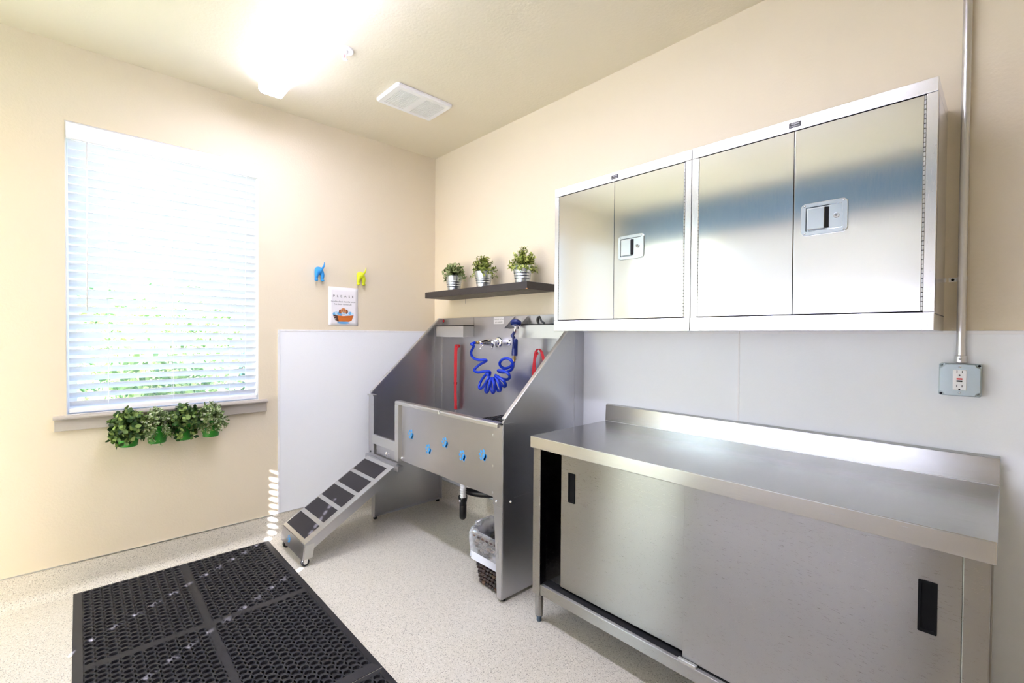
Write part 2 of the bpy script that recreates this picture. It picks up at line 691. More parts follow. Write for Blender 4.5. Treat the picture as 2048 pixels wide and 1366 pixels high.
# stool and apron of the window in view
st = MB()
st.prism([(-0.09, 0.9155), (0.034, 0.9155), (0.040, 0.912), (0.042, 0.906), (0.040, 0.900), (0.034, 0.897), (0.002, 0.897), (0.002, 0.9145), (-0.09, 0.9145)], 1, -2.272, -1.288)
st.build('window_sill', 'sill', win1, 0)
box('apron', 'sill', win1, 0.0005, 0.020, -2.268, -1.292, 0.838, 0.897, 0.002)


def blind(name, label, axis, pos, out, a0, a1, z0, z1, tilt, ladders, holes=False, pitch=0.0445, group='window blinds', smat='slat', gap=0.006):
    """horizontal blind hung inside an opening; pos is the plane of its slats"""
    def P(a, d, z):            # d: distance from slat plane towards outside
        return (pos + out * d, a, z) if axis == 0 else (a, pos + out * d, z)
    root = thing(name, P((a0 + a1) / 2, 0, z0), label, 'window blind', group)
    def bx(nm, p0, p1, d0, d1, q0, q1, mat='slat', parent=None, bev=0.0015):
        u, w = P(p0, d0, q0), P(p1, d1, q1)
        return box(nm, mat, parent or root, min(u[0], w[0]), max(u[0], w[0]), min(u[1], w[1]), max(u[1], w[1]), q0, q1, bev)
    bx('headrail', a0, a1, -0.018, 0.03, z1 - 0.045, z1 - 0.006, 'white_plastic')
    v = bx('valance', a0 - 0.001, a1 + 0.001, -0.030, -0.020, z1 - 0.088, z1 - 0.004, 'white_plastic')
    bx('valance_bead', a0, a1, -0.034, -0.030, z1 - 0.086, z1 - 0.072, 'white_plastic', v)
    top = z1 - 0.105
    bot = z0 + 0.046
    n = int(round((top - bot) / pitch)) + 1
    pitch = (top - bot) / (n - 1)
    ct, sn = math.cos(tilt), math.sin(tilt)
    W = 0.025
    sa0, sa1 = a0 + gap, a1 - gap
    me = None
    for i in range(n):
        zc = top - i * pitch
        if me is None:
            mb = MB()
            def slab(p0, p1, w0, w1):
                # slab across part of the slat width (w from room edge -W to outer edge +W), bowed a little
                K = 4 if (w1 - w0) > 0.02 else 1
                vs = []
                for k in range(K + 1):
                    w = w0 + (w1 - w0) * k / K
                    bow = 0.0028 * (1 - (w / W) ** 2)
                    for th in (0.0012, -0.0012):
                        dd = w * ct - (bow + th) * -sn * 0
                        zz = -w * sn + (bow + th)
                        for aa in (p0, p1):
                            vs.append(V(P(aa, dd, zc + zz)))
                fs = []
                for k in range(K):
                    b0, b1 = k * 4, k * 4 + 4
                    fs += [(b0, b1, b1 + 1, b0 + 1), (b0 + 2, b0 + 3, b1 + 3, b1 + 2), (b0, b0 + 2, b1 + 2, b1), (b0 + 1, b1 + 1, b1 + 3, b0 + 3)]
                fs += [(0, 1, 3, 2), (K * 4, K * 4 + 2, K * 4 + 3, K * 4 + 1)]
                mb.add(vs, fs)
            if holes:
                hw = 0.0048
                slab(sa0, sa1, -W, -hw)
                slab(sa0, sa1, hw, W)
                cur = sa0
                for la in ladders:
                    slab(cur, la - 0.010, -hw, hw)
                    cur = la + 0.010
                slab(cur, sa1, -hw, hw)
            else:
                slab(sa0, sa1, -W, W)
            s = mb.build('slat', smat, root, fix=True)
            me = s.data
            z_first = zc
        else:
            s = bpy.data.objects.new('slat', me)
            col.objects.link(s)
            s.parent = root
            s.location = (0, 0, zc - z_first)
            ORG[s] = ORG[root]
    zl = top - n * pitch
    bx('bottom_rail', sa0, sa1, -0.024, 0.024, z0 + 0.003, z0 + 0.024, 'white_plastic')
    for la in ladders:
        for d in (-0.027, 0.027):
            MB().tube([P(la + (0.004 if holes else 0), d, z1 - 0.05), P(la + (0.004 if holes else 0), d, z0 + 0.02)], 0.0009, 5).build('ladder_cord', 'white_plastic', root)
    return root


blind('window_blind', 'white slatted blind with half open slats in the window above the green pots', 0, -0.022, -1,
      WL[0] + 0.005, WL[1] - 0.006, WL[2] + 0.008, WL[3] - 0.004, math.radians(37), (-2.06, -1.78, -1.50))
blind('window_blind', 'white blind in the narrow left wall window outside the picture', 0, -0.022, -1,
      W2[0] + 0.006, W2[1] - 0.006, W2[2] + 0.008, W2[3] - 0.004, math.radians(68), (-3.08, -2.70))
blind('window_blind', 'white closed blind in the wide rear window behind the camera', 1, RY - 0.03, -1,
      WR[1][0] + 0.0045, WR[1][1] - 0.0045, WR[1][2] + 0.008, WR[1][3] - 0.004, math.radians(70), (1.412, 1.945), holes=True, smat='slat_rear', gap=0.0)
# lift cord, tilt wand of the blind in view hang at its ends
bl = [o for o in bpy.data.objects if o.name == 'window_blind'][0]
MB().tube([(0.004, -1.405, 2.33), (0.006, -1.41, 1.7), (0.006, -1.408, 1.0)], 0.0015, 6).build('lift_cord', 'white_plastic', bl)
MB().tube([(0.006, -2.14, 2.33), (0.01, -2.141, 1.85), (0.01, -2.142, 1.45)], 0.0035, 8).build('tilt_wand', 'white_plastic', bl, smooth=True)

# ------------------------------------------------------------------ outside
structure(box('ground', 'grass', None, -14, 12, -14, 8, -0.6, -0.35))
structure(box('sun_block_overhang', 'white_paint', None, -0.8, 5.2, RY - 1.56, RY - 0.18, 2.52, 2.66))  # unseen overhang added outside, depth set to cut sun on the upper blind


def leaf(mb, base, d, up, L, Wd):
    d = d.normalized()
    s = d.cross(up)
    if s.length < 1e-3:
        s = d.cross(V((1, 0, 0)))
    s.normalize()
    nrm = s.cross(d)
    b = len(mb.v)
    mb.v += [base, base + d * L * 0.45 + s * Wd * 0.5 + nrm * Wd * 0.12, base + d * L * 0.85 + s * Wd * 0.28, base + d * L,
             base + d * L * 0.85 - s * Wd * 0.28, base + d * L * 0.45 - s * Wd * 0.5 + nrm * Wd * 0.12]
    mb.f += [(b, b + 1, b + 2, b + 3), (b, b + 3, b + 4, b + 5)]


def rnd_dir(rng, up=0.0):
    while True:
        v = V((rng.uniform(-1, 1), rng.uniform(-1, 1), rng.uniform(-1, 1) + up))
        if 0.05 < v.length < 1.6:
            return v.normalized()


def foliage(name, mat, parent, c, rad, nst, npair, L, Wd, rng, up=0.9, droop=0.25, wall=None, stems=True):
    lf, sm = MB(), MB()
    c = V(c)
    for i in range(nst):
        d = rnd_dir(rng, up)
        tip = c + V((d.x * rad[0], d.y * rad[1], d.z * rad[2])) * rng.uniform(0.72, 1.05)
        mid = c.lerp(tip, 0.55) + V((0, 0, rad[2] * droop))
        if wall is not None:
            tip = wall(tip)
            mid = wall(mid)
        path = smooth_path([c, mid, tip], 4)
        if stems:
            sm.tube(path, 0.0011, 4)
        for k in range(npair):
            t = 0.35 + 0.65 * k / max(npair - 1, 1)
            j = min(int(t * (len(path) - 1)), len(path) - 2)
            fr = t * (len(path) - 1) - j
            pt = path[j].lerp(path[j + 1], fr)
            tan = (path[j + 1] - path[j]).normalized()
            a = rnd_dir(rng)
            side = tan.cross(a).normalized()
            for sg in (1, -1):
                dr = (side * sg + tan * 0.6 + rnd_dir(rng) * 0.3).normalized()
                e = pt + dr * L
                if wall is not None and (wall(e) - e).length > 1e-6:
                    dr = V((abs(dr.x), dr.y, dr.z)) if abs(wall(e).x - e.x) > 1e-6 else V((dr.x, -abs(dr.y), dr.z))
                s = rng.uniform(0.7, 1.15)
                leaf(lf, pt, dr, (tan + V((0, 0, 0.6)) + rnd_dir(rng) * 0.3).normalized(), L * s, Wd * s)
    o = lf.build(name, mat, parent, kind='stuff')
    if stems:
        sm.build('stems', 'stem', parent, kind='stuff')
    return o


def shrub(loc, r, mat, label, n, L, seed):
    rng = random.Random(seed)
    root = thing('shrub', loc, label, 'shrub', 'shrubs outside the window')
    lf = MB()
    for i in range(n):
        d = rnd_dir(rng, 0.2)
        pt = V(loc) + V((0, 0, r[2])) + V((d.x * r[0], d.y * r[1], d.z * r[2])) * rng.uniform(0.55, 1.05)
        leaf(lf, pt, rnd_dir(rng, 0.1), rnd_dir(rng, 0.8), L * rng.uniform(0.7, 1.3), L * 0.5)
    lf.build('foliage', mat, root, kind='stuff')
    tr = MB()
    for k in range(5):
        a = k * 1.256
        tr.tube([V(loc), V(loc) + V((0.3 * r[0] * math.cos(a), 0.3 * r[1] * math.sin(a), r[2] * 1.2))], [0.03, 0.012], 6)
    tr.build('branches', 'stem', root)


shrub((-2.4, -1.65, -0.35), (0.62, 0.62, 0.72), 'leaf_out', 'bright green leafy shrub outside, seen through the middle of the blind', 2600, 0.09, 1)
shrub((-2.6, -3.05, -0.35), (0.7, 0.7, 0.85), 'leaf_out', 'pale green leafy shrub outside, seen through the left end of the blind', 2600, 0.09, 2)
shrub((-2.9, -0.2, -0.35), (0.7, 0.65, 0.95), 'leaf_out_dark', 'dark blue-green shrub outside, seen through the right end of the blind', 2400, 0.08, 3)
shrub((-5.2, -1.4, -0.35), (1.1, 1.5, 1.25), 'leaf_out', 'tall sunlit shrub standing behind the others outside the window', 2600, 0.11, 4)

shrub((1.84, -5.25, -0.35), (0.48, 0.5, 2.1), 'leaf_out', 'added unseen foliage screen shading the rear glass panel behind the camera', 9000, 0.17, 9)  # added out of view to block direct sun through the rear glass panel

# ------------------------------------------------------------------ ceiling: lamp, vent, sprinkler
lx0, lx1, ly0, ly1 = 0.357, 2.80, -1.425, -1.296
lamp = thing('ceiling_light', ((lx0 + lx1) / 2, (ly0 + ly1) / 2, H - 0.09), 'long white glowing fluorescent light fixture on the ceiling', 'ceiling light')
box('housing', 'white_plastic', lamp, lx0 + 0.01, lx1 - 0.01, ly0 + 0.008, ly1 - 0.008, H - 0.035, H, 0.002)
MB().prism([(ly0 + 0.002, H - 0.0745), (ly0 + 0.014, H - 0.089), (ly1 - 0.014, H - 0.089), (ly1 - 0.002, H - 0.0745)], 0, lx0 + 0.004, lx1 - 0.004).build('lens', 'lens', lamp, fix=True)
for ya in (ly0, ly1 - 0.003):
    box('lens_side', 'lens_side', lamp, lx0 + 0.004, lx1 - 0.004, ya, ya + 0.003, H - 0.074, H - 0.035)
for xa in (lx0, lx1 - 0.004):
    MB().prism([(ly0 - 0.001, H - 0.034), (ly0 - 0.001, H - 0.075), (ly0 + 0.013, H - 0.091), (ly1 - 0.013, H - 0.091), (ly1 + 0.001, H - 0.075), (ly1 + 0.001, H - 0.034)], 0, xa, xa + 0.004).build('end_cap', 'lens_side', lamp, fix=True)

vx0, vx1, vy0, vy1 = 0.583, 0.853, -0.828, -0.435
vent = thing('ceiling_vent', ((vx0 + vx1) / 2, (vy0 + vy1) / 2, H - 0.02), 'white rectangular exhaust fan grille with two banks of slits', 'vent')
box('backing', 'dark', vent, vx0 + 0.03, vx1 - 0.03, vy0 + 0.03, vy1 - 0.03, H - 0.004, H)


def rrect(cx, cy, hx, hy, r, n=5):
    out = []
    for sx, sy, a0 in ((1, 1, 0), (-1, 1, 90), (-1, -1, 180), (1, -1, 270)):
        for k in range(n + 1):
            a = math.radians(a0 + 90 * k / n)
            out.append((cx + sx * (hx - r) + r * math.cos(a), cy + sy * (hy - r) + r * math.sin(a)))
    return out


def ring(mb, outer, inner, mk, zo, zi):
    """loops joined by quads; mk(p, z)"""
    n = len(outer)
    b = len(mb.v)
    mb.v += [V(mk(p, zo)) for p in outer] + [V(mk(p, zi)) for p in inner]
    for i in range(n):
        j = (i + 1) % n
        mb.f.append((b + i, b + j, b + n + j, b + n + i))


mx, my = (vx0 + vx1) / 2, (vy0 + vy1) / 2
fr = MB()
o0 = rrect(mx, my, (vx1 - vx0) / 2, (vy1 - vy0) / 2, 0.02)
o1 = rrect(mx, my, (vx1 - vx0) / 2 - 0.008, (vy1 - vy0) / 2 - 0.008, 0.016)
i1 = rrect(mx, my, (vx1 - vx0) / 2 - 0.036, (vy1 - vy0) / 2 - 0.036, 0.003)
mk = lambda p, z: (p[0], p[1], z)
ring(fr, o0, o0, mk, H - 0.001, H - 0.012)
ring(fr, o0, o1, mk, H - 0.012, H - 0.020)
ring(fr, o1, i1, mk, H - 0.020, H - 0.020)
ring(fr, i1, i1, mk, H - 0.020, H - 0.003)
fr.build('frame', 'white_plastic', vent, fix=True)
box('mullion', 'white_plastic', vent, vx0 + 0.036, vx1 - 0.036, my - 0.019, my + 0.019, H - 0.020, H - 0.004)
sme = None
for bank in ((vy0 + 0.036, my - 0.019), (my + 0.019, vy1 - 0.036)):
    n = 17
    for i in range(n):
        yc = bank[0] + (bank[1] - bank[0]) * (i + 0.5) / n
        if sme is None:
            s = box('slat', 'white_plastic', vent, vx0 + 0.036, vx1 - 0.036, yc - 0.0027, yc + 0.0027, H - 0.019, H - 0.008)
            sme, sy = s.data, yc
        else:
            s = bpy.data.objects.new('slat', sme)
            col.objects.link(s)
            s.parent = vent
            s.location = (0, yc - sy, 0)

spr = thing('fire_sprinkler', (0.929, -1.17, H), 'small round white fire sprinkler head on the ceiling', 'sprinkler')
MB().lathe([(0.0, -0.003), (0.030, -0.003), (0.040, -0.006), (0.043, 0.0)], (0.929, -1.17, H - 0.001), (0, 0, 1), 28).build('escutcheon', 'white_plastic', spr, smooth=True, angle=40)
MB().lathe([(0.0, -0.020), (0.011, -0.018), (0.014, -0.003), (0.014, 0.0)], (0.929, -1.17, H - 0.003), (0, 0, 1), 18).build('head_body', 'white_plastic', spr, smooth=True, angle=40)
for s in (-1, 1):
    MB().tube(smooth_path([(0.929 + s * 0.010, -1.17, H - 0.020), (0.929 + s * 0.012, -1.17, H - 0.034), (0.929, -1.17, H - 0.048)], 5), 0.0022, 6).build('frame_arm', 'white_plastic', spr, smooth=True)
MB().tube([(0.929, -1.17, H - 0.022), (0.929, -1.17, H - 0.044)], 0.0022, 8).build('glass_bulb', 'red_plastic', spr)
MB().lathe([(0.0, -0.001), (0.013, -0.001), (0.014, 0.001), (0.0, 0.001)], (0.929, -1.17, H - 0.049), (0, 0, 1), 18).build('deflector', 'white_plastic', spr)

# ------------------------------------------------------------------ wall cabinets
CX0, CW, CZ0, CZ1, CY = 1.602, 0.7615, 1.363, 2.122, -0.303


def knuckles(x, y, z0, z1, n, r):
    mb = MB()
    st_ = (z1 - z0) / n
    for i in range(n):
        mb.tube([(x, y, z0 + i * st_ + 0.0012), (x, y, z0 + (i + 1) * st_ - 0.0012)], r, 6)
    return mb


def make_cabinet():
    x0, x1 = CX0, CX0 + CW
    xm = (x0 + x1) / 2
    c = thing('wall_cabinet', (xm, CY / 2, CZ0), 'x', 'cabinet', 'stainless steel wall cabinets above the work table')
    w = 0.0012
    body = MB()
    body.box(x0 + w, x1 - w, CY + 0.016, -0.001, CZ0 + 0.05, CZ1 - 0.04)
    body.build('body', 'steel_frame', c)
    box('top_rail', 'steel_frame', c, x0 + w, x1 - w, CY, -0.001, CZ1 - 0.043, CZ1, 0.0015)
    br = MB().prism([(CY - 0.004, CZ0), (-0.001, CZ0), (-0.001, CZ0 + 0.055), (CY - 0.002, CZ0 + 0.055)], 0, x0 + w, x1 - w)
    br.build('bottom_rail', 'steel_frame', c, 0.0015)
    for xa, xb in ((x0 + w, x0 + 0.028), (x1 - 0.028, x1 - w)):
        box('stile', 'steel_frame', c, xa, xb, CY, CY + 0.03, CZ0 + 0.0565, CZ1 - 0.0445, 0.001)
    box('gap_shadow', 'dark', c, x0 + 0.028, x1 - 0.028, CY + 0.012, CY + 0.0155, CZ0 + 0.056, CZ1 - 0.043)
    for s, (xa, xb) in ((0, (x0 + 0.033, xm - 0.0012)), (1, (xm + 0.0012, x1 - 0.033))):
        d = box('door', 'steel_cab', c, xa, xb, CY - 0.0015, CY + 0.012, CZ0 + 0.059, CZ1 - 0.0475, 0.001)
        hx = xa - 0.0030 if s == 0 else xb + 0.0030
        knuckles(hx, CY - 0.001, CZ0 + 0.060, CZ1 - 0.048, 46, 0.0026).build('hinge', 'steel_lip', d)
    lt = MB()
    # recessed paddle latch on the right-hand door
    lx, lz, hw, hh = xm + 0.093, 1.752, 0.069, 0.056
    yf = CY - 0.0015
    door = [o for o in children_of(c) if o.name.startswith('door')][-1]
    pan = MB()
    mky = lambda p, y: (p[0], y, p[1])
    oo = rrect(lx, lz, hw, hh, 0.016)
    ob = rrect(lx, lz, hw - 0.0015, hh - 0.0015, 0.015)
    ii = rrect(lx, lz, hw - 0.015, hh - 0.014, 0.004)
    ib = rrect(lx, lz, hw - 0.017, hh - 0.016, 0.003)
    ring(pan, oo, oo, mky, yf, yf - 0.003)
    ring(pan, oo, ob, mky, yf - 0.003, yf - 0.004)
    ring(pan, ob, ii, mky, yf - 0.004, yf - 0.004)
    ring(pan, ii, ib, mky, yf - 0.004, yf - 0.0005)
    b = len(pan.v)
    pan.v += [V(mky(p, yf - 0.0005)) for p in ib]
    pan.f.append(tuple(range(b, b + len(ib))))
    lt = pan.build('latch', 'zinc', c, fix=True)
    ORG[lt] = ORG[c]
    box('paddle', 'zinc', lt, lx - 0.050, lx + 0.004, yf - 0.009, yf - 0.003, lz - 0.038, lz + 0.037, 0.003)
    MB().prism([(lx + 0.004, yf - 0.0008), (lx + 0.015, yf - 0.0008), (lx + 0.004, yf - 0.008)], 2, lz - 0.036, lz + 0.035).build('paddle_recess', 'dark', lt, fix=True)
    MB().lathe([(0, -0.006), (0.0075, -0.006), (0.009, -0.004), (0.009, 0.0)], (lx + 0.036, yf - 0.0006, lz + 0.001), (0, 1, 0), 20).build('lock_cylinder', 'chrome', lt, smooth=True, angle=40)
    box('keyway', 'dark', lt, lx + 0.0352, lx + 0.0368, yf - 0.0072, yf - 0.0064, lz - 0.003, lz + 0.004)
    for sx in (-1, 1):
        for sz in (-1, 1):
            MB().lathe([(0, -0.0016), (0.0028, -0.0013), (0.0036, 0)], (lx + sx * (hw - 0.012), yf - 0.004, lz + sz * (hh - 0.0075)), (0, 1, 0), 10).build('screw', 'dark' if False else 'zinc', lt, smooth=True)
    lb = box('name_label', 'label_dark', c, xm - 0.019, xm + 0.019, CY - 0.0012, CY, CZ1 - 0.0315, CZ1 - 0.0135, 0)
    lettering('lettering', 'GLOBAL', 'paper', lb, (xm + 0.001, CY - 0.0015, CZ1 - 0.0215), (1, 0, 0), (0, 0, 1), 0.008, 0.026)
    lettering('lettering', 'INDUSTRIAL', 'paper', lb, (xm, CY - 0.0015, CZ1 - 0.0290), (1, 0, 0), (0, 0, 1), 0.0055, 0.030)
    return c


cab = make_cabinet()
cab['label'] = 'stainless steel two-door wall cabinet beside the dark floating shelf'
cab2 = copy_tree(cab)
cab2.location.x += CW
cab2['label'] = 'stainless steel two-door wall cabinet beside the vertical conduit pipe'

# ------------------------------------------------------------------ work table
BX0, BX1, BY0, BY1, BZ = 1.757, 3.266, -0.637, -0.022, 0.871
wt = thing('work_table', ((BX0 + BX1) / 2, (BY0 + BY1) / 2, 0), 'long stainless steel work table with sliding doors and backsplash', 'table')
top = MB()
top.prism([(BY0, BZ), (BY0, BZ - 0.054), (BY0 + 0.02, BZ - 0.054), (BY0 + 0.02, BZ - 0.02), (BY1, BZ - 0.02), (BY1, BZ)], 0, BX0, BX1)
tp = top.build('tabletop', 'steel_top', wt, 0.003, fix=True)
MB().prism([(BY1 - 0.022, BZ - 0.001), (BY1, BZ - 0.001), (BY1, BZ + 0.092), (BY1 - 0.004, BZ + 0.092), (BY1 - 0.018, BZ + 0.086)], 0, BX0, BX1).build('backsplash', 'steel_top', wt, 0.0015, fix=True)
MB().box(BX0 + 0.001, BX1 - 0.001, BY1 - 0.0235, BY1 - 0.022, BZ - 0.0005, BZ + 0.0012).build('seam_weld', 'steel_lip', tp)
for (xa, ya) in ((BX0 + 0.012, BY0 + 0.010), (BX1 - 0.056, BY0 + 0.010), (BX0 + 0.012, BY1 - 0.056), (BX1 - 0.056, BY1 - 0.056)):
    lg = box('leg', 'steel_bench', wt, xa, xa + 0.046, ya, ya + 0.046, 0.136, BZ - 0.021, 0.002)
    cx_, cy_ = xa + 0.023, ya + 0.023
    MB().lathe([(0.0, 0.137), (0.019, 0.137), (0.019, 0.034), (0.0175, 0.031), (0.0, 0.031)], (cx_, cy_, 0), (0, 0, 1), 20).build('lower_tube', 'steel_bench', lg, smooth=True, angle=40)
    MB().lathe([(0.0, 0.032), (0.0175, 0.032), (0.0175, 0.027), (0.011, 0.025), (0.0115, 0.004), (0.009, 0.0), (0.0, 0.0)], (cx_, cy_, 0.0003), (0, 0, 1), 16).build('foot', 'foot_blue', lg, smooth=True, angle=40)
sh = MB().prism([(BY0 + 0.014, 0.140), (BY1 - 0.004, 0.140), (BY1 - 0.004, 0.186), (BY0 + 0.014, 0.186)], 0, BX0 + 0.0585, BX1 - 0.0565)
sh.build('bottom_shelf', 'steel_bench', wt, 0.0015, fix=True)
for xa in (BX0 + 0.020, BX1 - 0.022):
    box('side_panel', 'steel_bench', wt, xa, xa + 0.002, BY0 + 0.056, BY1 - 0.056, 0.15, BZ - 0.021)
box('back_panel', 'steel_bench', wt, BX0 + 0.022, BX1 - 0.022, BY1 - 0.008, BY1 - 0.004, 0.186, BZ - 0.021)
box('door_track', 'dark', wt, BX0 + 0.06, BX1 - 0.06, BY0 + 0.030, BY0 + 0.075, 0.186, 0.190)
box('door_track', 'dark', wt, BX0 + 0.06, BX1 - 0.06, BY0 + 0.026, BY0 + 0.075, BZ - 0.054, BZ - 0.0205)
d1 = box('sliding_door', 'steel_bench', wt, 1.905, 2.56, BY0 + 0.052, BY0 + 0.066, 0.200, BZ - 0.055, 0.0015)
d2 = box('sliding_door', 'steel_bench', wt, 2.497, 3.209, BY0 + 0.031, BY0 + 0.046, 0.193, BZ - 0.055, 0.0015)
for d, xc, zc, yf in ((d1, 1.966, 0.664, BY0 + 0.052), (d2, 3.146, 0.658, BY0 + 0.031)):
    hp = MB()
    mky = lambda p, y: (p[0], y, p[1])
    a = rrect(xc, zc, 0.0185, 0.066, 0.002, 2)
    b_ = rrect(xc, zc, 0.0125, 0.058, 0.001, 2)
    ring(hp, a, a, mky, yf + 0.001, yf - 0.003)
    ring(hp, a, b_, mky, yf - 0.003, yf - 0.003)
    ring(hp, b_, b_, mky, yf - 0.003, yf - 0.0004)
    k = len(hp.v)
    hp.v += [V(mky(q, yf - 0.0004)) for q in b_]
    hp.f.append(tuple(range(k, k + len(b_))))
    hp.build('recessed_pull', 'pull_black', d, fix=True)
MB().prism([(2.488, BY0 + 0.014), (2.552, BY0 + 0.014), (2.556, BY0 + 0.018), (2.556, BY0 + 0.027), (2.488, BY0 + 0.027)], 2, 0.1862, 0.196).build('door_guide', 'steel_lip', wt, 0.001, fix=True)

# ------------------------------------------------------------------ dog wash tub
TX0, TX1, TY = 0.130, 1.574, -0.645
tub = thing('dog_wash_tub', ((TX0 + TX1) / 2, -0.32, 0), 'stainless steel dog wash tub with high sloped sides and blue paw prints', 'pet tub')
S0, S1 = (-0.640, 0.915), (-0.046, 1.469)
side_prof = [(TY + 0.003, 0.515), (-0.092, 0.515), (-0.092, 1.4255), (-0.60, 0.952), (-0.60, 0.895), (TY + 0.003, 0.895)]
side_prof = [(TY + 0.003, 0.515), (-0.092, 0.515), (-0.092, 1.426), (TY + 0.035, 0.938), (TY + 0.003, 0.905)]
back_prof = [(-0.090, 0.515), (-0.006, 0.515), (-0.006, 1.469), (-0.046, 1.469), (-0.090, 1.428)]
for xa, nm in ((TX0, 'l'), (TX1 - 0.012, 'r')):
    MB().prism(side_prof, 0, xa, xa + 0.012).build('side_panel', 'steel_tub', tub, 0.001, fix=True)
    MB().prism(back_prof, 0, xa, xa + 0.012).build('back_flange', 'steel_tub', tub, 0.001, fix=True)
    # rolled lip along the slope
    lp = MB()
    d = V((0, S1[0] - S0[0], S1[1] - S0[1]))
    nrm = V((0, -d.z, d.y)).normalized()
    q0, q1 = V((0, S0[0] + 0.004, S0[1] + 0.004)), V((0, S1[0], S1[1]))
    xl, xr = xa - 0.006, xa + 0.020
    vs = []
    for q in (q0, q1):
        for xx in (xl, xr):
            for h in (-0.005, 0.005):
                vs.append(V((xx, q.y, q.z)) + nrm * h)
    lp.add(vs, [(0, 1, 3, 2), (4, 6, 7, 5), (0, 4, 5, 1), (2, 3, 7, 6), (1, 5, 7, 3), (0, 2, 6, 4)])
    lp.build('rolled_lip', 'steel_lip', tub, 0.003, fix=True)
box('back_panel', 'steel_tub', tub, TX0 + 0.012, TX1 - 0.012, -0.022, -0.008, 0.50, 1.470, 0.001)
box('back_seam', 'steel_lip', tub, TX0 + 0.012, TX0 + 0.020, -0.026, -0.0222, 0.56, 1.37)
box('tub_floor', 'steel_tub', tub, TX0 + 0.012, TX1 - 0.012, TY + 0.03, -0.022, 0.53, 0.545)
box('under_pan', 'steel_tub', tub, TX0 + 0.03, TX1 - 0.03, TY + 0.04, -0.03, 0.505, 0.529)

# front panel with its proud frame
box('front_panel', 'steel_tub', tub, 0.575, 1.502, TY + 0.012, TY + 0.020, 0.512, 0.885, 0.001)
MB().prism([(TY - 0.014, 0.880), (TY - 0.014, 0.896), (TY - 0.008, 0.902), (TY + 0.030, 0.902), (TY + 0.034, 0.896), (TY + 0.034, 0.880)], 0, 0.527, 1.037).build('front_lip', 'steel_lip', tub, 0.002, fix=True)
MB().prism([(TY - 0.014, 0.876), (TY - 0.014, 0.893), (TY - 0.008, 0.899), (TY + 0.030, 0.899), (TY + 0.034, 0.893), (TY + 0.034, 0.876)], 0, 1.041, 1.548).build('front_lip', 'steel_lip', tub, 0.002, fix=True)
MB().prism([(0.527, TY - 0.014), (0.572, TY - 0.014), (0.572, TY - 0.011), (0.5765, TY + 0.012), (0.5765, TY + 0.034), (0.527, TY + 0.034)], 2, 0.508, 0.8795).build('opening_post', 'steel_lip', tub, 0.0015, fix=True)
cf = MB().box(1.503, TX1 - 0.001, TY, TY + 0.012, 0.482, 0.893)
cf = cf.build('corner_flange', 'steel_tub', tub, 0.001)
box('corner_flange', 'steel_tub', tub, TX1 + 0.0002, TX1 + 0.003, TY + 0.001, -0.568, 0.483, 0.900, 0.001)
for zz in (0.833, 0.676, 0.540):
    MB().ball((1.501, TY - 0.001, zz), (0.004, 0.003, 0.007), 8, 6).build('weld_spot', 'steel_lip', tub, smooth=True)
for pos, ax in (((1.530, TY, 0.502), (0, -1, 0)), ((TX1 + 0.003, -0.592, 0.500), (1, 0, 0))):
    MB().lathe([(0.0, 0.006), (0.004, 0.0055), (0.0065, 0.003), (0.007, 0.0)], pos, ax, 14).build('bolt', 'chrome', tub, smooth=True, angle=50)
box('corner_cap', 'dark', tub, 1.549, TX1 - 0.001, TY - 0.008, TY + 0.03, 0.8935, 0.8985)

# opening at the left: post, sliding door, latch
MB().prism([(TX0, TY - 0.002), (TX0 + 0.075, TY - 0.002), (TX0 + 0.075, TY + 0.018), (TX0 + 0.012, TY + 0.018), (TX0 + 0.012, TY + 0.002), (TX0, TY + 0.002)], 2, 0.484, 0.898).build('corner_post', 'steel_tub', tub, 0.001, fix=True)
box('post_cap', 'steel_lip', tub, TX0 - 0.012, TX0 + 0.078, TY - 0.008, TY + 0.022, 0.8985, 0.909, 0.002)
MB().prism([(TY - 0.012, 0.566), (TY - 0.012, 0.624), (TY - 0.006, 0.630), (TY + 0.012, 0.630), (TY + 0.012, 0.560)], 0, 0.206, 0.526).build('sliding_gate', 'steel_lip', tub, 0.0015, fix=True)
box('gate_panel', 'steel_tub', tub, 0.222, 0.526, TY + 0.0125, TY + 0.017, 0.492, 0.566)
lt = MB().tube(smooth_path([(0.385, TY + 0.008, 0.533), (0.400, TY - 0.006, 0.536), (0.404, TY - 0.008, 0.520), (0.402, TY - 0.002, 0.500)], 5), 0.004, 8)
lt.build('latch', 'chrome', tub, smooth=True)
MB().lathe([(0.0, 0.004), (0.008, 0.003), (0.009, 0.0)], (0.400, TY + 0.0125, 0.520), (0, -1, 0), 12).build('latch_plate', 'chrome', tub, smooth=True)
MB().lathe([(0.0, 0.005), (0.005, 0.004), (0.006, 0.0)], (0.165, TY - 0.002, 0.50), (0, -1, 0), 10).build('bolt', 'dark', tub, smooth=True)
MB().lathe([(0.0, 0.012), (0.005, 0.011), (0.006, 0.0)], (0.584, TY + 0.012, 0.530), (0, -1, 0), 10).build('bolt', 'chrome', tub, smooth=True)
box('ramp_ledge', 'steel_tub', tub, TX0 + 0.004, 0.60, TY - 0.030, TY + 0.010, 0.448, 0.483, 0.001)

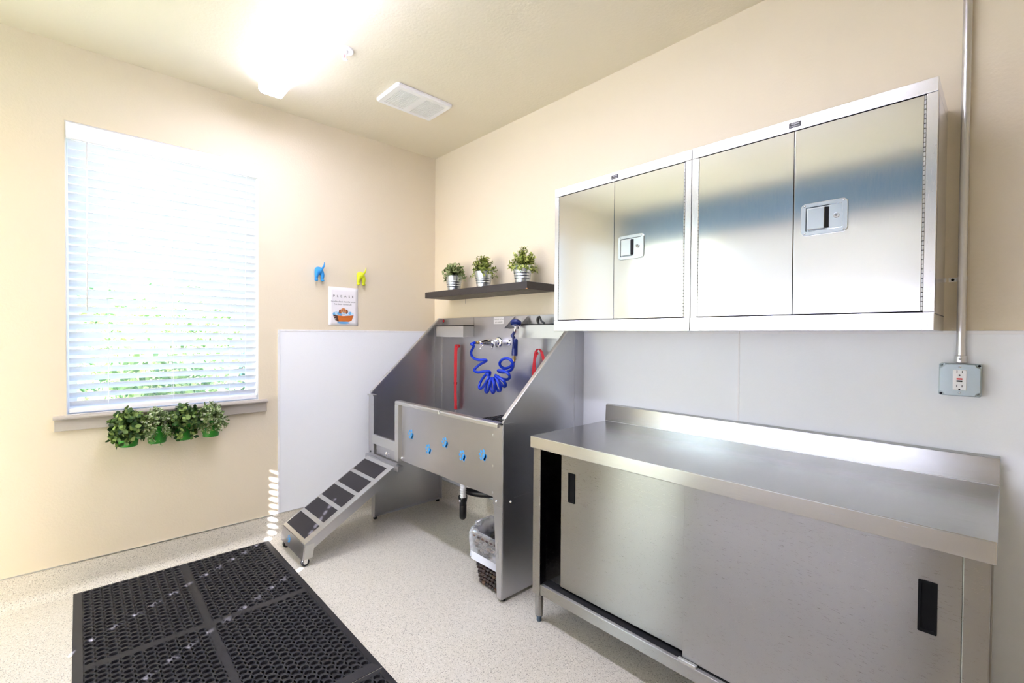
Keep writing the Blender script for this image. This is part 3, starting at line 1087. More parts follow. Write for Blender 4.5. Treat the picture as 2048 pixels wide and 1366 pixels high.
# legs: folded lower panels
lr = MB()
lr.prism([(TY + 0.004, 0.018), (-0.03, 0.018), (-0.03, 0.5145), (TY + 0.004, 0.5145)], 0, TX1 - 0.004, TX1)
lr.build('leg_panel', 'steel_tub', tub, 0.0008, fix=True)
MB().prism([(1.537, 0.018), (TX1 - 0.004, 0.018), (TX1 - 0.004, 0.481), (1.510, 0.481)], 1, TY + 0.001, TY + 0.0035).build('leg_flange', 'steel_tub', tub, 0, fix=True)
ll = MB()
ll.prism([(TY + 0.014, 0.020), (-0.045, 0.020), (-0.045, 0.5045), (TY + 0.014, 0.5045)], 0, TX0 + 0.012, TX0 + 0.016)
ll.build('leg_panel', 'steel_tub', tub, 0.0008, fix=True)
MB().prism([(TX0 + 0.016, 0.022), (TX0 + 0.058, 0.022), (TX0 + 0.092, 0.447), (TX0 + 0.016, 0.447)], 1, TY + 0.014, TY + 0.017).build('leg_flange', 'steel_tub', tub, 0, fix=True)
box('leg_flange', 'steel_tub', tub, TX0 + 0.0165, TX0 + 0.055, -0.049, -0.046, 0.022, 0.50)
box('leg_flange', 'steel_tub', tub, TX0 + 0.0165, TX0 + 0.045, TY + 0.02, -0.05, 0.020, 0.0225)
box('leg_flange', 'steel_tub', tub, TX1 - 0.045, TX1 - 0.0045, TY + 0.01, -0.04, 0.0185, 0.021)
for xx, yy in ((TX0 + 0.03, TY + 0.035), (TX0 + 0.03, -0.07), (TX1 - 0.022, TY + 0.03), (TX1 - 0.022, -0.07)):
    MB().lathe([(0.0, 0.0), (0.013, 0.0), (0.014, 0.012), (0.006, 0.0125), (0.006, 0.020)], (xx, yy, 0.0003), (0, 0, 1), 14).build('foot', 'black', tub, smooth=True, angle=40)


# soap trays
def tray(x0, x1):
    y0, y1, z0, z1 = -0.122, -0.0225, 1.322, 1.402
    t = 0.0025
    mb = MB()
    mb.box(x0, x1, y0, y1, z0, z0 + t)
    mb.box(x0, x1, y0, y0 + t, z0 + t, z1)
    mb.box(x0, x0 + t, y0 + t, y1, z0 + t, z1)
    mb.box(x1 - t, x1, y0 + t, y1, z0 + t, z1)
    o = mb.build('soap_tray', 'steel_lip', tub)
    e = MB().box(x0 - 0.001, x1 + 0.001, y0 - 0.001, y0 + 0.008, z1, z1 + 0.008)
    e.box(x1 - 0.008, x1 + 0.001, y0 + 0.008, y1, z1, z1 + 0.008)
    e.box(x0 - 0.001, x0 + 0.008, y0 + 0.008, y1, z1, z1 + 0.008)
    e.build('rim', 'black', o)
    return o


tray(0.207, 0.556)
tray(1.143, 1.53)
for xx in (0.556, 1.143):
    box('tray_seam', 'dark', tub, xx - 0.001, xx + 0.001, -0.0228, -0.0221, 1.33, 1.468)
# sprayer holder: two gussets and a slotted ledge
hb = MB()
for xx in (1.000, 1.124):
    hb.prism([(-0.0222, 1.467), (-0.0222, 1.384), (-0.122, 1.384)], 0, xx - 0.0012, xx + 0.0012)
hb.box(0.998, 1.045, -0.125, -0.0222, 1.381, 1.3838)
hb.box(1.081, 1.126, -0.125, -0.0222, 1.381, 1.3838)
hb.box(1.045, 1.081, -0.070, -0.0222, 1.381, 1.3838)
hb.build('sprayer_holder', 'steel_tub', tub)
# round badge, caution label, plug, scratches
MB().lathe([(0, 0.001), (0.013, 0.001), (0.013, 0.0)], (0.163, -0.0222, 1.449), (0, -1, 0), 20).build('round_badge', 'label_dark', tub)
MB().lathe([(0, 0.0003), (0.009, 0.0003), (0.009, 0.0)], (0.163, -0.0233, 1.449), (0, -1, 0), 18).build('badge_center', 'red_plastic', tub)
lb = box('caution_label', 'paper', tub, 0.782, 0.888, -0.0228, -0.0222, 1.417, 1.466)
lettering('lettering', 'Caution Do not leave', 'ink', lb, (0.835, -0.0231, 1.446), (1, 0, 0), (0, 0, 1), 0.014, 0.096)
lettering('lettering', 'pets unattended', 'ink', lb, (0.835, -0.0231, 1.426), (1, 0, 0), (0, 0, 1), 0.014, 0.076)
MB().lathe([(0, 0.006), (0.018, 0.005), (0.020, 0.003), (0.022, 0.0)], (0.940, -0.0222, 1.285), (0, -1, 0), 22).build('hole_plug', 'chrome', tub, smooth=True, angle=40)
# raised black drain rack inside
gx0, gx1, gy0, gy1, gz = 0.955, 1.555, -0.600, -0.030, 0.800
rk = MB()
nx, ny = 16, 15
for i in range(nx + 1):
    x = gx0 + (gx1 - gx0) * i / nx
    rk.box(x - 0.004, x + 0.004, gy0, gy1, gz - 0.006, gz)
for j in range(ny + 1):
    y = gy0 + (gy1 - gy0) * j / ny
    rk.box(gx0, gx1, y - 0.004, y + 0.004, gz - 0.0055, gz - 0.0005)
rack = thing('drain_rack', ((gx0 + gx1) / 2, (gy0 + gy1) / 2, 0.545), 'black perforated floor rack inside the dog tub', 'rack')
rk.build('grid', 'black', rack)
for xx in (gx0 + 0.02, gx1 - 0.02):
    for yy in (gy0 + 0.02, gy1 - 0.02):
        box('leg', 'black', rack, xx - 0.01, xx + 0.01, yy - 0.01, yy + 0.01, 0.5453, gz - 0.0062)

# paw prints
def disc(mb, c, rx, rz, u, w, n=12):
    b = len(mb.v)
    c = V(c)
    for k in range(n):
        a = 2 * math.pi * k / n
        mb.v.append(c + u * rx * math.cos(a) + w * rz * math.sin(a))
    mb.f.append(tuple(range(b, b + n)))


def paw(c, size, u, w, parent, rot):
    """flat vinyl paw; u, w span the surface"""
    mb = MB()
    c = V(c)
    cr, sr = math.cos(rot), math.sin(rot)
    U, W = u * cr + w * sr, w * cr - u * sr
    disc(mb, c - W * 0.16 * size, 0.30 * size, 0.24 * size, U, W)
    disc(mb, c - W * 0.30 * size + U * 0.15 * size, 0.16 * size, 0.14 * size, U, W)
    disc(mb, c - W * 0.30 * size - U * 0.15 * size, 0.16 * size, 0.14 * size, U, W)
    for du, dw in ((-0.38, 0.10), (-0.15, 0.34), (0.15, 0.34), (0.38, 0.10)):
        disc(mb, c + U * du * size + W * dw * size, 0.105 * size, 0.16 * size, U, W)
    return mb.build('paw_print', 'paw_blue', parent)


for (px_, py_) in ((822, 869), (857, 899), (890, 886), (925, 912), (966, 911)):
    q = at(px_, py_, 1, TY + 0.0115)
    paw(q, 0.066, V((1, 0, 0)), V((0, 0, 1)), tub, math.radians(62))

# ------------------------------------------------------------------ ramp
ramp = thing('pet_ramp', (0.355, -0.95, 0), 'steel pet ramp with black grip pads and caster wheels leaning on the tub', 'ramp')
A, B = V((0, -0.676, 0.474)), V((0, -1.240, 0.136))
rd = (B - A).normalized()
rn = V((0, rd.z, -rd.y)).normalized()
if rn.z < 0:
    rn = -rn
rx0, rx1 = 0.172, 0.552


def ramp_slab(mb, x0, x1, s0, s1, h0, h1):
    vs = []
    for x in (x0, x1):
        for s, h in ((s0, h0), (s1, h0), (s1, h1), (s0, h1)):
            vs.append(V((x, 0, 0)) + A + rd * s + rn * h)
    mb.add(vs, [(0, 1, 2, 3), (4, 7, 6, 5), (0, 4, 5, 1), (1, 5, 6, 2), (2, 6, 7, 3), (3, 7, 4, 0)])
    return mb


LEN = (B - A).length
ramp_slab(MB(), rx0, rx1, 0, LEN, -0.004, 0).build('deck', 'steel_lip', ramp, 0.001, fix=True)
for xa in (rx0, rx1 - 0.004):
    ramp_slab(MB(), xa, xa + 0.004, 0.0, LEN, -0.058, -0.0042).build('side_rail', 'steel_tub', ramp, fix=True)
MB().prism([(-1.242, 0.133), (-1.253, 0.045), (-1.247, 0.045), (-1.236, 0.130)], 0, rx0, rx1).build('end_plate', 'steel_tub', ramp, 0.001, fix=True)
for xa in (rx0 + 0.0005, rx1 - 0.0035):
    MB().prism([(-1.2465, 0.047), (-1.195, 0.050), (-1.184, 0.13), (-1.2355, 0.128)], 0, xa - 0.001 if xa < 0.3 else xa + 0.004, (xa - 0.003) if xa < 0.3 else xa + 0.006).build('end_gusset', 'steel_lip', ramp, fix=True)
for i in range(5):
    s0 = 0.030 + i * 0.1265
    ramp_slab(MB(), rx0 + 0.014, rx1 - 0.052, s0, s0 + 0.100, 0.0, 0.0018).build('grip_pad', 'grip', ramp, fix=True)
# hooks onto the tub ledge
MB().prism([(-0.680, 0.430), (-0.672, 0.478), (-0.648, 0.490), (-0.648, 0.4865), (-0.668, 0.474), (-0.664, 0.430)], 0, rx0 + 0.002, rx1 - 0.002).build('hook_plate', 'steel_tub', ramp, fix=True)
for xx in (0.205, 0.528):
    cs = MB()
    cs.box(xx - 0.016, xx + 0.016, -1.247, -1.207, 0.046, 0.0485)
    cs.prism([(-1.243, 0.046), (-1.215, 0.046), (-1.222, 0.019), (-1.235, 0.019)], 0, xx - 0.0145, xx - 0.0125)
    cs.prism([(-1.243, 0.046), (-1.215, 0.046), (-1.222, 0.019), (-1.235, 0.019)], 0, xx + 0.0125, xx + 0.0145)
    c_ = cs.build('caster', 'chrome', ramp, fix=True)
    wc = (xx, -1.229, 0.0235)
    MB().lathe([(0.012, -0.010), (0.020, -0.010), (0.0228, -0.007), (0.0228, 0.007), (0.020, 0.010), (0.012, 0.010)], wc, (1, 0, 0), 22).build('tire', 'black', c_, smooth=True, angle=40)
    MB().lathe([(0.0, -0.012), (0.004, -0.012), (0.005, -0.009), (0.0125, -0.0085), (0.0125, 0.0085), (0.005, 0.009), (0.004, 0.012), (0.0, 0.012)], wc, (1, 0, 0), 18).build('hub', 'chrome', c_, smooth=True, angle=40)
paw((0.31, -1.2478, 0.092), 0.05, V((1, 0, 0)), V((0, 0.12, 0.99)).normalized(), ramp, math.radians(80))

# ------------------------------------------------------------------ faucet, hose, leashes
fx, fz = 0.836, 1.287
fa = thing('faucet', (fx, -0.0225, fz), 'chrome wall faucet with two lever handles on the tub back panel', 'faucet')
MB().lathe([(0.0, 0.014), (0.030, 0.013), (0.038, 0.006), (0.040, 0.0)], (fx, -0.0225, fz), (0, -1, 0), 26).build('flange', 'chrome', fa, smooth=True, angle=50)
MB().lathe([(0.020, 0.0), (0.024, 0.02), (0.026, 0.07), (0.024, 0.10), (0.017, 0.125), (0.011, 0.14), (0.011, 0.165), (0.0, 0.165)], (fx, -0.034, fz), (0, -1, 0), 20).build('valve_body', 'chrome', fa, smooth=True)
for s, (ex, ey, ez) in ((1, (0.062, -0.125, -0.036)), (-1, (-0.052, -0.13, -0.045))):
    MB().lathe([(0.014, 0.0), (0.016, 0.014), (0.010, 0.022), (0.0, 0.023)], (fx + s * 0.018, -0.098, fz), (s, 0, 0), 16).build('handle_hub', 'chrome', fa, smooth=True)
    MB().tube(smooth_path([(fx + s * 0.034, -0.098, fz - 0.002), (fx + ex, ey, fz + ez * 0.6), (fx + ex * 1.05, ey - 0.015, fz + ez)], 5), [0.0055] * 6 + [0.006] * 4 + [0.0075], 10).build('lever_handle', 'chrome', fa, smooth=True)

hose = thing('coiled_hose', (0.75, -0.18, 0.95), 'bright blue coiled spray hose hanging from the faucet with dark blue sprayer', 'hose')


def hz(zx, zy, dy=-0.19):
    return at(930 + zx * 0.12443, 630 + zy * 0.12443, 1, dy)


fit0 = V((fx, -0.201, fz))
pts = [V((fx, -0.232, fz)), V((fx - 0.004, -0.262, fz - 0.010))]
seq = [(140, 500, -.25), (98, 600, -.22), (125, 680, -.20), (215, 722, -.20), (330, 722, -.19), (335, 745, -.16), (250, 790, -.14), (175, 850, -.15),
       (150, 890, -.18), (205, 922, -.21), (320, 908, -.22), (400, 915, -.19), (385, 985, -.15), (345, 950, -.15), (260, 1060, -.14), (228, 1150, -.15), (250, 1185, -.17), (300, 1140, -.20),
       (360, 1040, -.22), (390, 1000, -.20), (365, 1030, -.16), (345, 1100, -.14), (328, 1200, -.15), (345, 1245, -.17), (375, 1210, -.20), (395, 1110, -.22), (415, 1025, -.20),
       (415, 1040, -.16), (415, 1120, -.14), (430, 1220, -.15), (450, 1252, -.17), (472, 1220, -.20), (468, 1110, -.22), (445, 1025, -.20), (465, 1030, -.16), (495, 1140, -.14),
       (530, 1215, -.15), (560, 1220, -.17), (572, 1180, -.20), (535, 1080, -.22), (490, 990, -.20), (505, 1000, -.16), (590, 1120, -.14), (640, 1150, -.17), (652, 1110, -.20), (610, 1050, -.22), (540, 1000, -.22),
       (490, 970, -.20), (560, 1015, -.17), (670, 1038, -.16), (718, 1005, -.19), (700, 950, -.22), (630, 905, -.22), (535, 890, -.20), (560, 915, -.17), (650, 920, -.15),
       (745, 880, -.17), (775, 800, -.20), (730, 720, -.22), (650, 695, -.21), (575, 740, -.19), (560, 800, -.17), (620, 855, -.15), (710, 840, -.15), (770, 780, -.16), (788, 745, -.17)]
pts += [hz(*s) for s in seq]
MB().tube(smooth_path(pts, 6), 0.0094, 9).build('hose_tube', 'blue_hose', hose, smooth=True)
MB().lathe([(0.0075, 0.0), (0.010, 0.002), (0.010, 0.014), (0.008, 0.016), (0.0085, 0.034), (0.0, 0.034)], fit0, (0, -1, 0), 10).build('brass_fitting', 'brass', hose, smooth=True, angle=30)
e0, e1 = hz(788, 745, -.17), hz(795, 660, -.17)
up_ = (e1 - e0).normalized()
MB().lathe([(0.0, 0.0), (0.0085, 0.0), (0.0095, 0.01), (0.0095, 0.03), (0.008, 0.032), (0.008, (e1 - e0).length)], e0, up_, 10).build('brass_fitting', 'brass', hose, smooth=True, angle=30)
g0, g1 = e1, hz(810, 380, -.165)
gp = (g1 - g0)
sp = MB().lathe([(0.0, 0.0), (0.019, 0.002), (0.0195, 0.03), (0.018, gp.length * 0.5), (0.017, gp.length - 0.01), (0.012, gp.length), (0.0, gp.length)], g0, gp, 16)
sp = sp.build('sprayer', 'blue_dark', hose, smooth=True, angle=45)
h0, h1 = hz(790, 380, -.17), hz(795, 275, -.175)
MB().tube([h0, h0.lerp(h1, 0.5) + V((-0.012, -0.006, 0)), h1], [0.011, 0.012, 0.008], 10).build('grip_neck', 'blue_dark', sp, smooth=True)
MB().tube(smooth_path([hz(782, 290, -.185), hz(770, 340, -.20), hz(775, 430, -.20), hz(790, 540, -.195)], 5), 0.005, 8).build('trigger', 'blue_dark', sp, smooth=True)
n0, n1 = hz(800, 285, -.172), hz(815, 190, -.165)
MB().tube([n0, n0.lerp(n1, .5), n1], [0.008, 0.010, 0.012], 12).build('chrome_neck', 'chrome', sp, smooth=True)
hc = hz(815, 160, -.165)
hax = V((0.25, -0.35, -0.9)).normalized()
MB().lathe([(0.0, 0.006), (0.020, 0.006), (0.027, 0.0), (0.034, -0.006), (0.036, -0.020), (0.030, -0.026), (0.0, -0.026)], hc, -hax * -1, 22).build('spray_head', 'blue_dark', sp, smooth=True, angle=40)
MB().lathe([(0.0, 0.012), (0.016, 0.010), (0.022, 0.0055)], hc, hax, 18).build('head_collar', 'chrome', sp, smooth=True)
for s in (-1, 1):
    MB().tube([e1 + V((s * 0.022, 0, 0.008)), e1 + V((s * 0.026, -0.004, -0.012)), e1 + V((s * 0.012, -0.004, -0.030))], 0.0012, 5).build('wire_clip', 'chrome', sp)


def strap(mb, path, w, side, t=0.0022):
    """flat webbing along a path"""
    side = V(side).normalized()
    b = len(mb.v)
    path = [V(p) for p in path]
    for i, p in enumerate(path):
        tn = (path[min(i + 1, len(path) - 1)] - path[max(i - 1, 0)]).normalized()
        n = tn.cross(side).normalized()
        for su, nn in ((-1, -1), (1, -1), (1, 1), (-1, 1)):
            mb.v.append(p + side * su * w / 2 + n * nn * t / 2)
    for i in range(len(path) - 1):
        for k in range(4):
            a = b + i * 4 + k
            c = b + i * 4 + (k + 1) % 4
            mb.f.append((a, c, c + 4, a + 4))
    mb.f.append((b, b + 1, b + 2, b + 3))
    e = b + (len(path) - 1) * 4
    mb.f.append((e + 3, e + 2, e + 1, e))
    return mb


for (ex, ez), lab, w_, pths in (
        ((0.413, 1.252), 'long red leash strap hanging on the left of the tub back panel', 0.026,
         [[(0.398, -0.040, 1.254), (0.378, -0.050, 1.262), (0.368, -0.052, 1.235), (0.362, -0.050, 1.10), (0.362, -0.048, 0.86), (0.366, -0.045, 0.76)],
          [(0.398, -0.046, 1.248), (0.386, -0.060, 1.225), (0.384, -0.062, 1.08), (0.378, -0.060, 0.90), (0.380, -0.058, 0.83), (0.372, -0.055, 0.765)]]),
        ((1.235, 1.228), 'red leash looped over an eyelet on the right of the tub back panel', 0.018,
         [[(1.218, -0.050, 1.10), (1.212, -0.050, 1.17), (1.225, -0.050, 1.235), (1.255, -0.050, 1.252), (1.29, -0.055, 1.21), (1.315, -0.055, 1.10), (1.32, -0.055, 0.95)],
          [(1.236, -0.046, 1.225), (1.218, -0.052, 1.19), (1.205, -0.054, 1.08), (1.212, -0.054, 0.95)]])):
    ls = thing('leash', (ex, -0.0225, ez - 0.3), lab, 'leash', 'red leashes in the tub')
    for pt in pths:
        strap(MB(), smooth_path(pt, 6), w_, (1.0, 0.2, 0) if ex < 1 else (0.75, 0.3, 0)).build('webbing', 'red', ls, smooth=False)
    MB().tube(smooth_path([(ex, -0.0225, ez), (ex - 0.004, -0.042, ez), (ex - 0.014, -0.046, ez), (ex - 0.018, -0.04, ez), (ex - 0.012, -0.034, ez)], 4), 0.0025, 7).build('eyelet', 'chrome', ls, smooth=True)
    MB().ball((ex - 0.010, -0.046, ez), (0.012, 0.010, 0.013), 10, 8).build('knot', 'red', ls, smooth=True)
    if ex < 1:
        box('buckle', 'black', ls, 0.352, 0.386, -0.057, -0.047, 0.955, 0.975, 0.001)
        MB().tube([(0.368 + 0.008 * math.cos(a), -0.05, 0.747 + 0.012 * math.sin(a)) for a in [k * math.pi / 6 for k in range(12)]], 0.002, 6, closed=True).build('snap_ring', 'chrome', ls, smooth=True)

gt = thing('grooming_clip', (1.36, -0.075, 1.4105), 'small black plastic clip lying on the right soap tray', 'clip')
q = [at(1082, 640, 1, -0.075), at(1075, 645, 1, -0.075), at(1080, 634, 1, -0.075)]
cpos = at(1080, 643, 1, -0.085)
MB().tube(smooth_path([cpos + V((0.0, 0.0, 0.030)), cpos + V((-0.016, 0, 0.022)), cpos + V((-0.018, 0, 0.002)), cpos + V((-0.010, 0, -0.012))], 5), [0.006 + 0.004 * math.sin(math.pi * k / 15) for k in range(16)], 8).build('jaw', 'black', gt, smooth=True)
MB().tube(smooth_path([cpos + V((0.0, 0.0, 0.026)), cpos + V((0.012, 0, 0.004)), cpos + V((0.034, 0.004, -0.010))], 6), 0.006, 8).build('grip_handle', 'black', gt, smooth=True)

# ------------------------------------------------------------------ drain pipe under the tub
dp = thing('drain_pipe', (0.80, -0.30, 0.095), 'white corrugated drain hose with black trap pipe under the tub', 'drain pipe')
prof = [(0.016, 0.0)]
for k in range(7):
    z = k * 0.016
    prof += [(0.016, z + 0.001), (0.0215, z + 0.005), (0.0215, z + 0.010), (0.016, z + 0.014)]
prof += [(0.020, 0.115), (0.020, 0.165)]
MB().lathe(prof, (0.80, -0.30, 0.248), (0, 0, 1), 18).build('corrugated_tailpiece', 'white_plastic', dp, smooth=True)
box('hose_clamp', 'steel_lip', dp, 0.778, 0.822, -0.322, -0.278, 0.357, 0.367)
MB().lathe([(0.016, 0.0), (0.024, 0.0), (0.026, -0.004), (0.026, -0.028), (0.023, -0.032), (0.023, -0.06)], (0.80, -0.30, 0.252), (0, 0, 1), 18).build('slip_nut', 'black', dp, smooth=True, angle=40)
MB().tube(smooth_path([(0.80, -0.30, 0.20), (0.797, -0.298, 0.14), (0.775, -0.282, 0.112), (0.735, -0.252, 0.130), (0.72, -0.241, 0.18), (0.72, -0.240, 0.23)], 6), 0.0235, 14).build('trap', 'black', dp, smooth=True)
MB().tube(smooth_path([(0.72, -0.24, 0.225), (0.726, -0.239, 0.250), (0.76, -0.235, 0.268), (0.86, -0.22, 0.272), (0.96, -0.16, 0.282), (0.99, -0.012, 0.29)], 6), 0.023, 14).build('trap_arm', 'black', dp, smooth=True)
MB().lathe([(0.024, 0.0), (0.031, 0.001), (0.031, 0.022), (0.024, 0.023)], (0.719, -0.240, 0.205), (0, 0, 1), 12).build('slip_nut', 'black', dp, smooth=True, angle=30)
box('sticker', 'paper', dp, 0.791, 0.807, -0.3268, -0.3262, 0.226, 0.240)

# ------------------------------------------------------------------ waste basket
bx0, bx1, by0, by1, bh = 1.345, 1.515, -0.595, -0.425, 0.275
bk = thing('waste_basket', ((bx0 + bx1) / 2, (by0 + by1) / 2, 0), 'dark brown woven waste basket with clear liner under the tub', 'basket')
FL = 0.036
wv = MB()
rows = 12
for rI in range(rows):
    z = 0.014 + (bh - 0.02) * rI / (rows - 1)
    e = FL * z / bh
    cs_ = [(bx0 - e, by0 - e), (bx1 + e, by0 - e), (bx1 + e, by1 + e), (bx0 - e, by1 + e)]
    for k in range(4):
        a, b = V((*cs_[k], z)), V((*cs_[(k + 1) % 4], z))
        n = 7
        for j in range(n):
            t0 = (j + (0.5 if rI % 2 else 0.0)) / n
            t1 = t0 + 1.15 / n
            if t0 > 0.99:
                continue
            p0, p1 = a.lerp(b, max(t0 - 0.02, 0)), a.lerp(b, min(t1, 1.0))
            dz = 0.006
            mid = p0.lerp(p1, 0.5)
            wv.tube([p0 + V((0, 0, -dz)), p0.lerp(p1, 0.25) + V((0, 0, -dz * .3)), mid, p0.lerp(p1, 0.75) + V((0, 0, dz * .3)), p1 + V((0, 0, dz))],
                    [0.004, 0.0095, 0.0115, 0.0095, 0.004], 6)
wv.build('weave', 'weave', bk, smooth=True, kind='stuff')
inner = MB()
e = FL
i0 = [(bx0 + .004, by0 + .004, 0.006), (bx1 - .004, by0 + .004, 0.006), (bx1 - .004, by1 - .004, 0.006), (bx0 + .004, by1 - .004, 0.006)]
i1 = [(bx0 - e + .004, by0 - e + .004, bh), (bx1 + e - .004, by0 - e + .004, bh), (bx1 + e - .004, by1 + e - .004, bh), (bx0 - e + .004, by1 + e - .004, bh)]
inner.add(i0 + i1, [(0, 1, 2, 3), (0, 4, 5, 1), (1, 5, 6, 2), (2, 6, 7, 3), (3, 7, 4, 0)])
inner.build('inner_wall', 'weave', bk)
# liner: folded over the rim, standing up unevenly
rng = random.Random(5)
Nn = 96
levels = [(0.145, 0.024, 0), (0.160, 0.022, 0), (0.185, 0.020, 1), (0.22, 0.018, 1), (0.255, 0.017, 1), (0.285, 0.012, 1), (0.305, 0.002, 2), (0.30, -0.012, 2), (0.25, -0.02, 1), (0.18, -0.022, 1), (0.08, -0.024, 0)]
ph = [rng.uniform(0, 6.28) for _ in range(8)]
base = rrect((bx0 + bx1) / 2, (by0 + by1) / 2, 1, 1, 0.25, 23)
base = base[:96]
lm = MB()
for li, (z, off, wob) in enumerate(levels):
    for k, (ux, uy) in enumerate(base):
        u = (ux - (bx0 + bx1) / 2, uy - (by0 + by1) / 2)
        e = FL * min(z, bh) / bh + off
        a = 2 * math.pi * k / Nn
        wb_ = 0.0045 * math.sin(9 * a + ph[0] + li * 0.7) + 0.003 * math.sin(17 * a + ph[1] - li)
        zz = z + (0.016 * math.sin(3 * a + ph[2]) + 0.010 * math.sin(5 * a + ph[3]) + 0.004 * math.sin(13 * a + ph[5])) * (1 if wob == 2 else 0.5 if wob else 0.25)
        lm.v.append(V(((bx0 + bx1) / 2 + u[0] * ((bx1 - bx0) / 2 + e + wb_), (by0 + by1) / 2 + u[1] * ((by1 - by0) / 2 + e + wb_), zz)))
for li in range(len(levels) - 1):
    for k in range(Nn):
        a, b = li * Nn + k, li * Nn + (k + 1) % Nn
        lm.f.append((a, b, b + Nn, a + Nn))
lo = lm.build('bin_liner', 'liner', bk, smooth=True)
bd = MB()
for li in (0, 1, 2):
    for k in range(Nn):
        v = lm.v[li * Nn + k]
        cxy = V(((bx0 + bx1) / 2, (by0 + by1) / 2, v.z))
        bd.v.append(cxy + (v - cxy) * 1.006)
for li in range(2):
    for k in range(Nn):
        a, b = li * Nn + k, li * Nn + (k + 1) % Nn
        bd.f.append((a, b, b + Nn, a + Nn))
bd.build('liner_hem', 'liner_band', bk, smooth=True)

# ------------------------------------------------------------------ floating shelf and its pots
SX0, SX1, SY0, SZ0, SZ1 = 0.244, 1.341, -0.25, 1.613, 1.658
fs = thing('floating_shelf', ((SX0 + SX1) / 2, SY0 / 2, SZ0), 'black-brown floating wall shelf holding three plant pots', 'shelf')
box('board', 'shelf', fs, SX0, SX1, SY0, -0.0005, SZ0, SZ1, 0.0012)
MB().add([(SX1 - 0.016, SY0 - 0.0005, SZ0 - 0.0004), (SX1 + 0.0006, SY0 - 0.0005, SZ0 - 0.0004), (SX1 + 0.0006, SY0 + 0.010, SZ0 - 0.0004), (SX1 + 0.0006, SY0 - 0.0005, SZ0 + 0.006)],
         [(0, 2, 1), (0, 1, 3), (1, 2, 3), (0, 3, 2)]).build('chipped_corner', 'chip', fs)
MB().tube([(SX0 + 0.19, -0.012, SZ0), (SX0 + 0.192, -0.013, SZ0 - 0.02), (SX0 + 0.19, -0.012, SZ0 - 0.035)], 0.0008, 5).build('loose_thread', 'shelf', fs)

for i, (px_, mat, L, Wd, nst, npr, lab, rad, seed) in enumerate((
        (908, 'leaf_sage', 0.034, 0.018, 40, 4, 'ribbed metal pot with pale sage leaves, nearest the wall corner', (0.082, 0.082, 0.112), 11),
        (967, 'leaf_olive', 0.021, 0.014, 60, 6, 'ribbed metal pot with olive bushy sprigs, middle of the shelf', (0.088, 0.088, 0.125), 12),
        (1045, 'leaf_lime', 0.018, 0.011, 72, 7, 'ribbed metal pot with yellow-green fine leaves, nearest the steel cabinets', (0.094, 0.094, 0.130), 13))):
    c = at(px_, 550, 1, -0.13)
    bx_ = (c.x, -0.13, SZ1 + 0.0003)
    pt = thing('potted_plant', bx_, lab, 'potted plant', 'metal pots on the floating shelf')
    Hp, r0, r1 = 0.118, 0.044, 0.062
    pr = [(0.0, 0.0), (r0 - 0.002, 0.0), (r0, 0.002)]
    rr = lambda z: r0 + (r1 - r0) * z / Hp
    for z in [x * 0.002 for x in range(2, 59)]:
        bump = 0.0
        for zc in (0.040, 0.056, 0.072):
            bump += 0.0022 * math.exp(-((z - zc) / 0.0035) ** 2)
        pr.append((rr(z) + bump, z))
    pr += [(r1 + 0.001, Hp - 0.001), (r1 + 0.002, Hp), (r1, Hp + 0.002), (r1 - 0.002, Hp), (r1 - 0.004, Hp - 0.02)]
    MB().lathe(pr, bx_, (0, 0, 1), 32).build('pot', 'zinc', pt, smooth=True, angle=60)
    MB().lathe([(0.0, Hp - 0.014), (r1 - 0.004, Hp - 0.016)], bx_, (0, 0, 1), 20).build('soil', 'soil', pt)
    rg = random.Random(seed)
    wl = lambda p: V((p.x, min(p.y, -0.012), max(p.z, SZ1 + 0.085)))
    foliage('foliage', mat, pt, V(bx_) + V((0, 0, Hp - 0.02)), rad, int(nst * 1.25), npr, L, Wd, rg, 0.85, 0.06, wl)

# ------------------------------------------------------------------ green pots under the window
for i, (yc, mat, L, Wd, nst, npr, lab, seed) in enumerate((
        (-1.985, 'leaf_dark', 0.030, 0.024, 42, 6, 'green wall pot with dark round leaves, leftmost under the window sill', 21),
        (-1.862, 'leaf_mix', 0.016, 0.009, 64, 9, 'green wall pot with fine cream-tipped leaves, second from left', 22),
        (-1.740, 'leaf_dark', 0.026, 0.021, 46, 6, 'green wall pot with dark round leaves, third from left', 23),
        (-1.610, 'leaf_mix', 0.017, 0.009, 68, 9, 'green wall pot with fine cream-tipped leaves, rightmost under the window sill', 24))):
    bs = (0.078, yc, 0.733)
    pt = thing('hanging_planter', bs, lab, 'potted plant', 'green pots hung under the window sill')
    MB().lathe([(0.0, 0.0), (0.036, 0.0), (0.040, 0.003), (0.051, 0.085), (0.054, 0.087), (0.054, 0.097), (0.050, 0.098), (0.048, 0.08)], bs, (0, 0, 1), 28).build('pot', 'pot_green', pt, smooth=True, angle=45)
    MB().lathe([(0.0, 0.082), (0.0485, 0.080)], bs, (0, 0, 1), 20).build('soil', 'soil', pt)
    MB().prism([(0.0006, 0.79), (0.0006, 0.825), (0.030, 0.825), (0.030, 0.819), (0.005, 0.819), (0.005, 0.79)], 1, yc - 0.012, yc + 0.012).build('wall_hook', 'pot_green', pt, fix=True)
    rg = random.Random(seed)
    wl = lambda p: V((max(p.x, 0.052 if 0.825 < p.z < 0.925 else 0.025), p.y, p.z))
    foliage('foliage', mat, pt, V(bs) + V((0.020, 0, 0.092)), (0.084, 0.078, 0.105), int(nst * 1.9), npr, L, Wd, rg, 0.40, 0.14, wl)

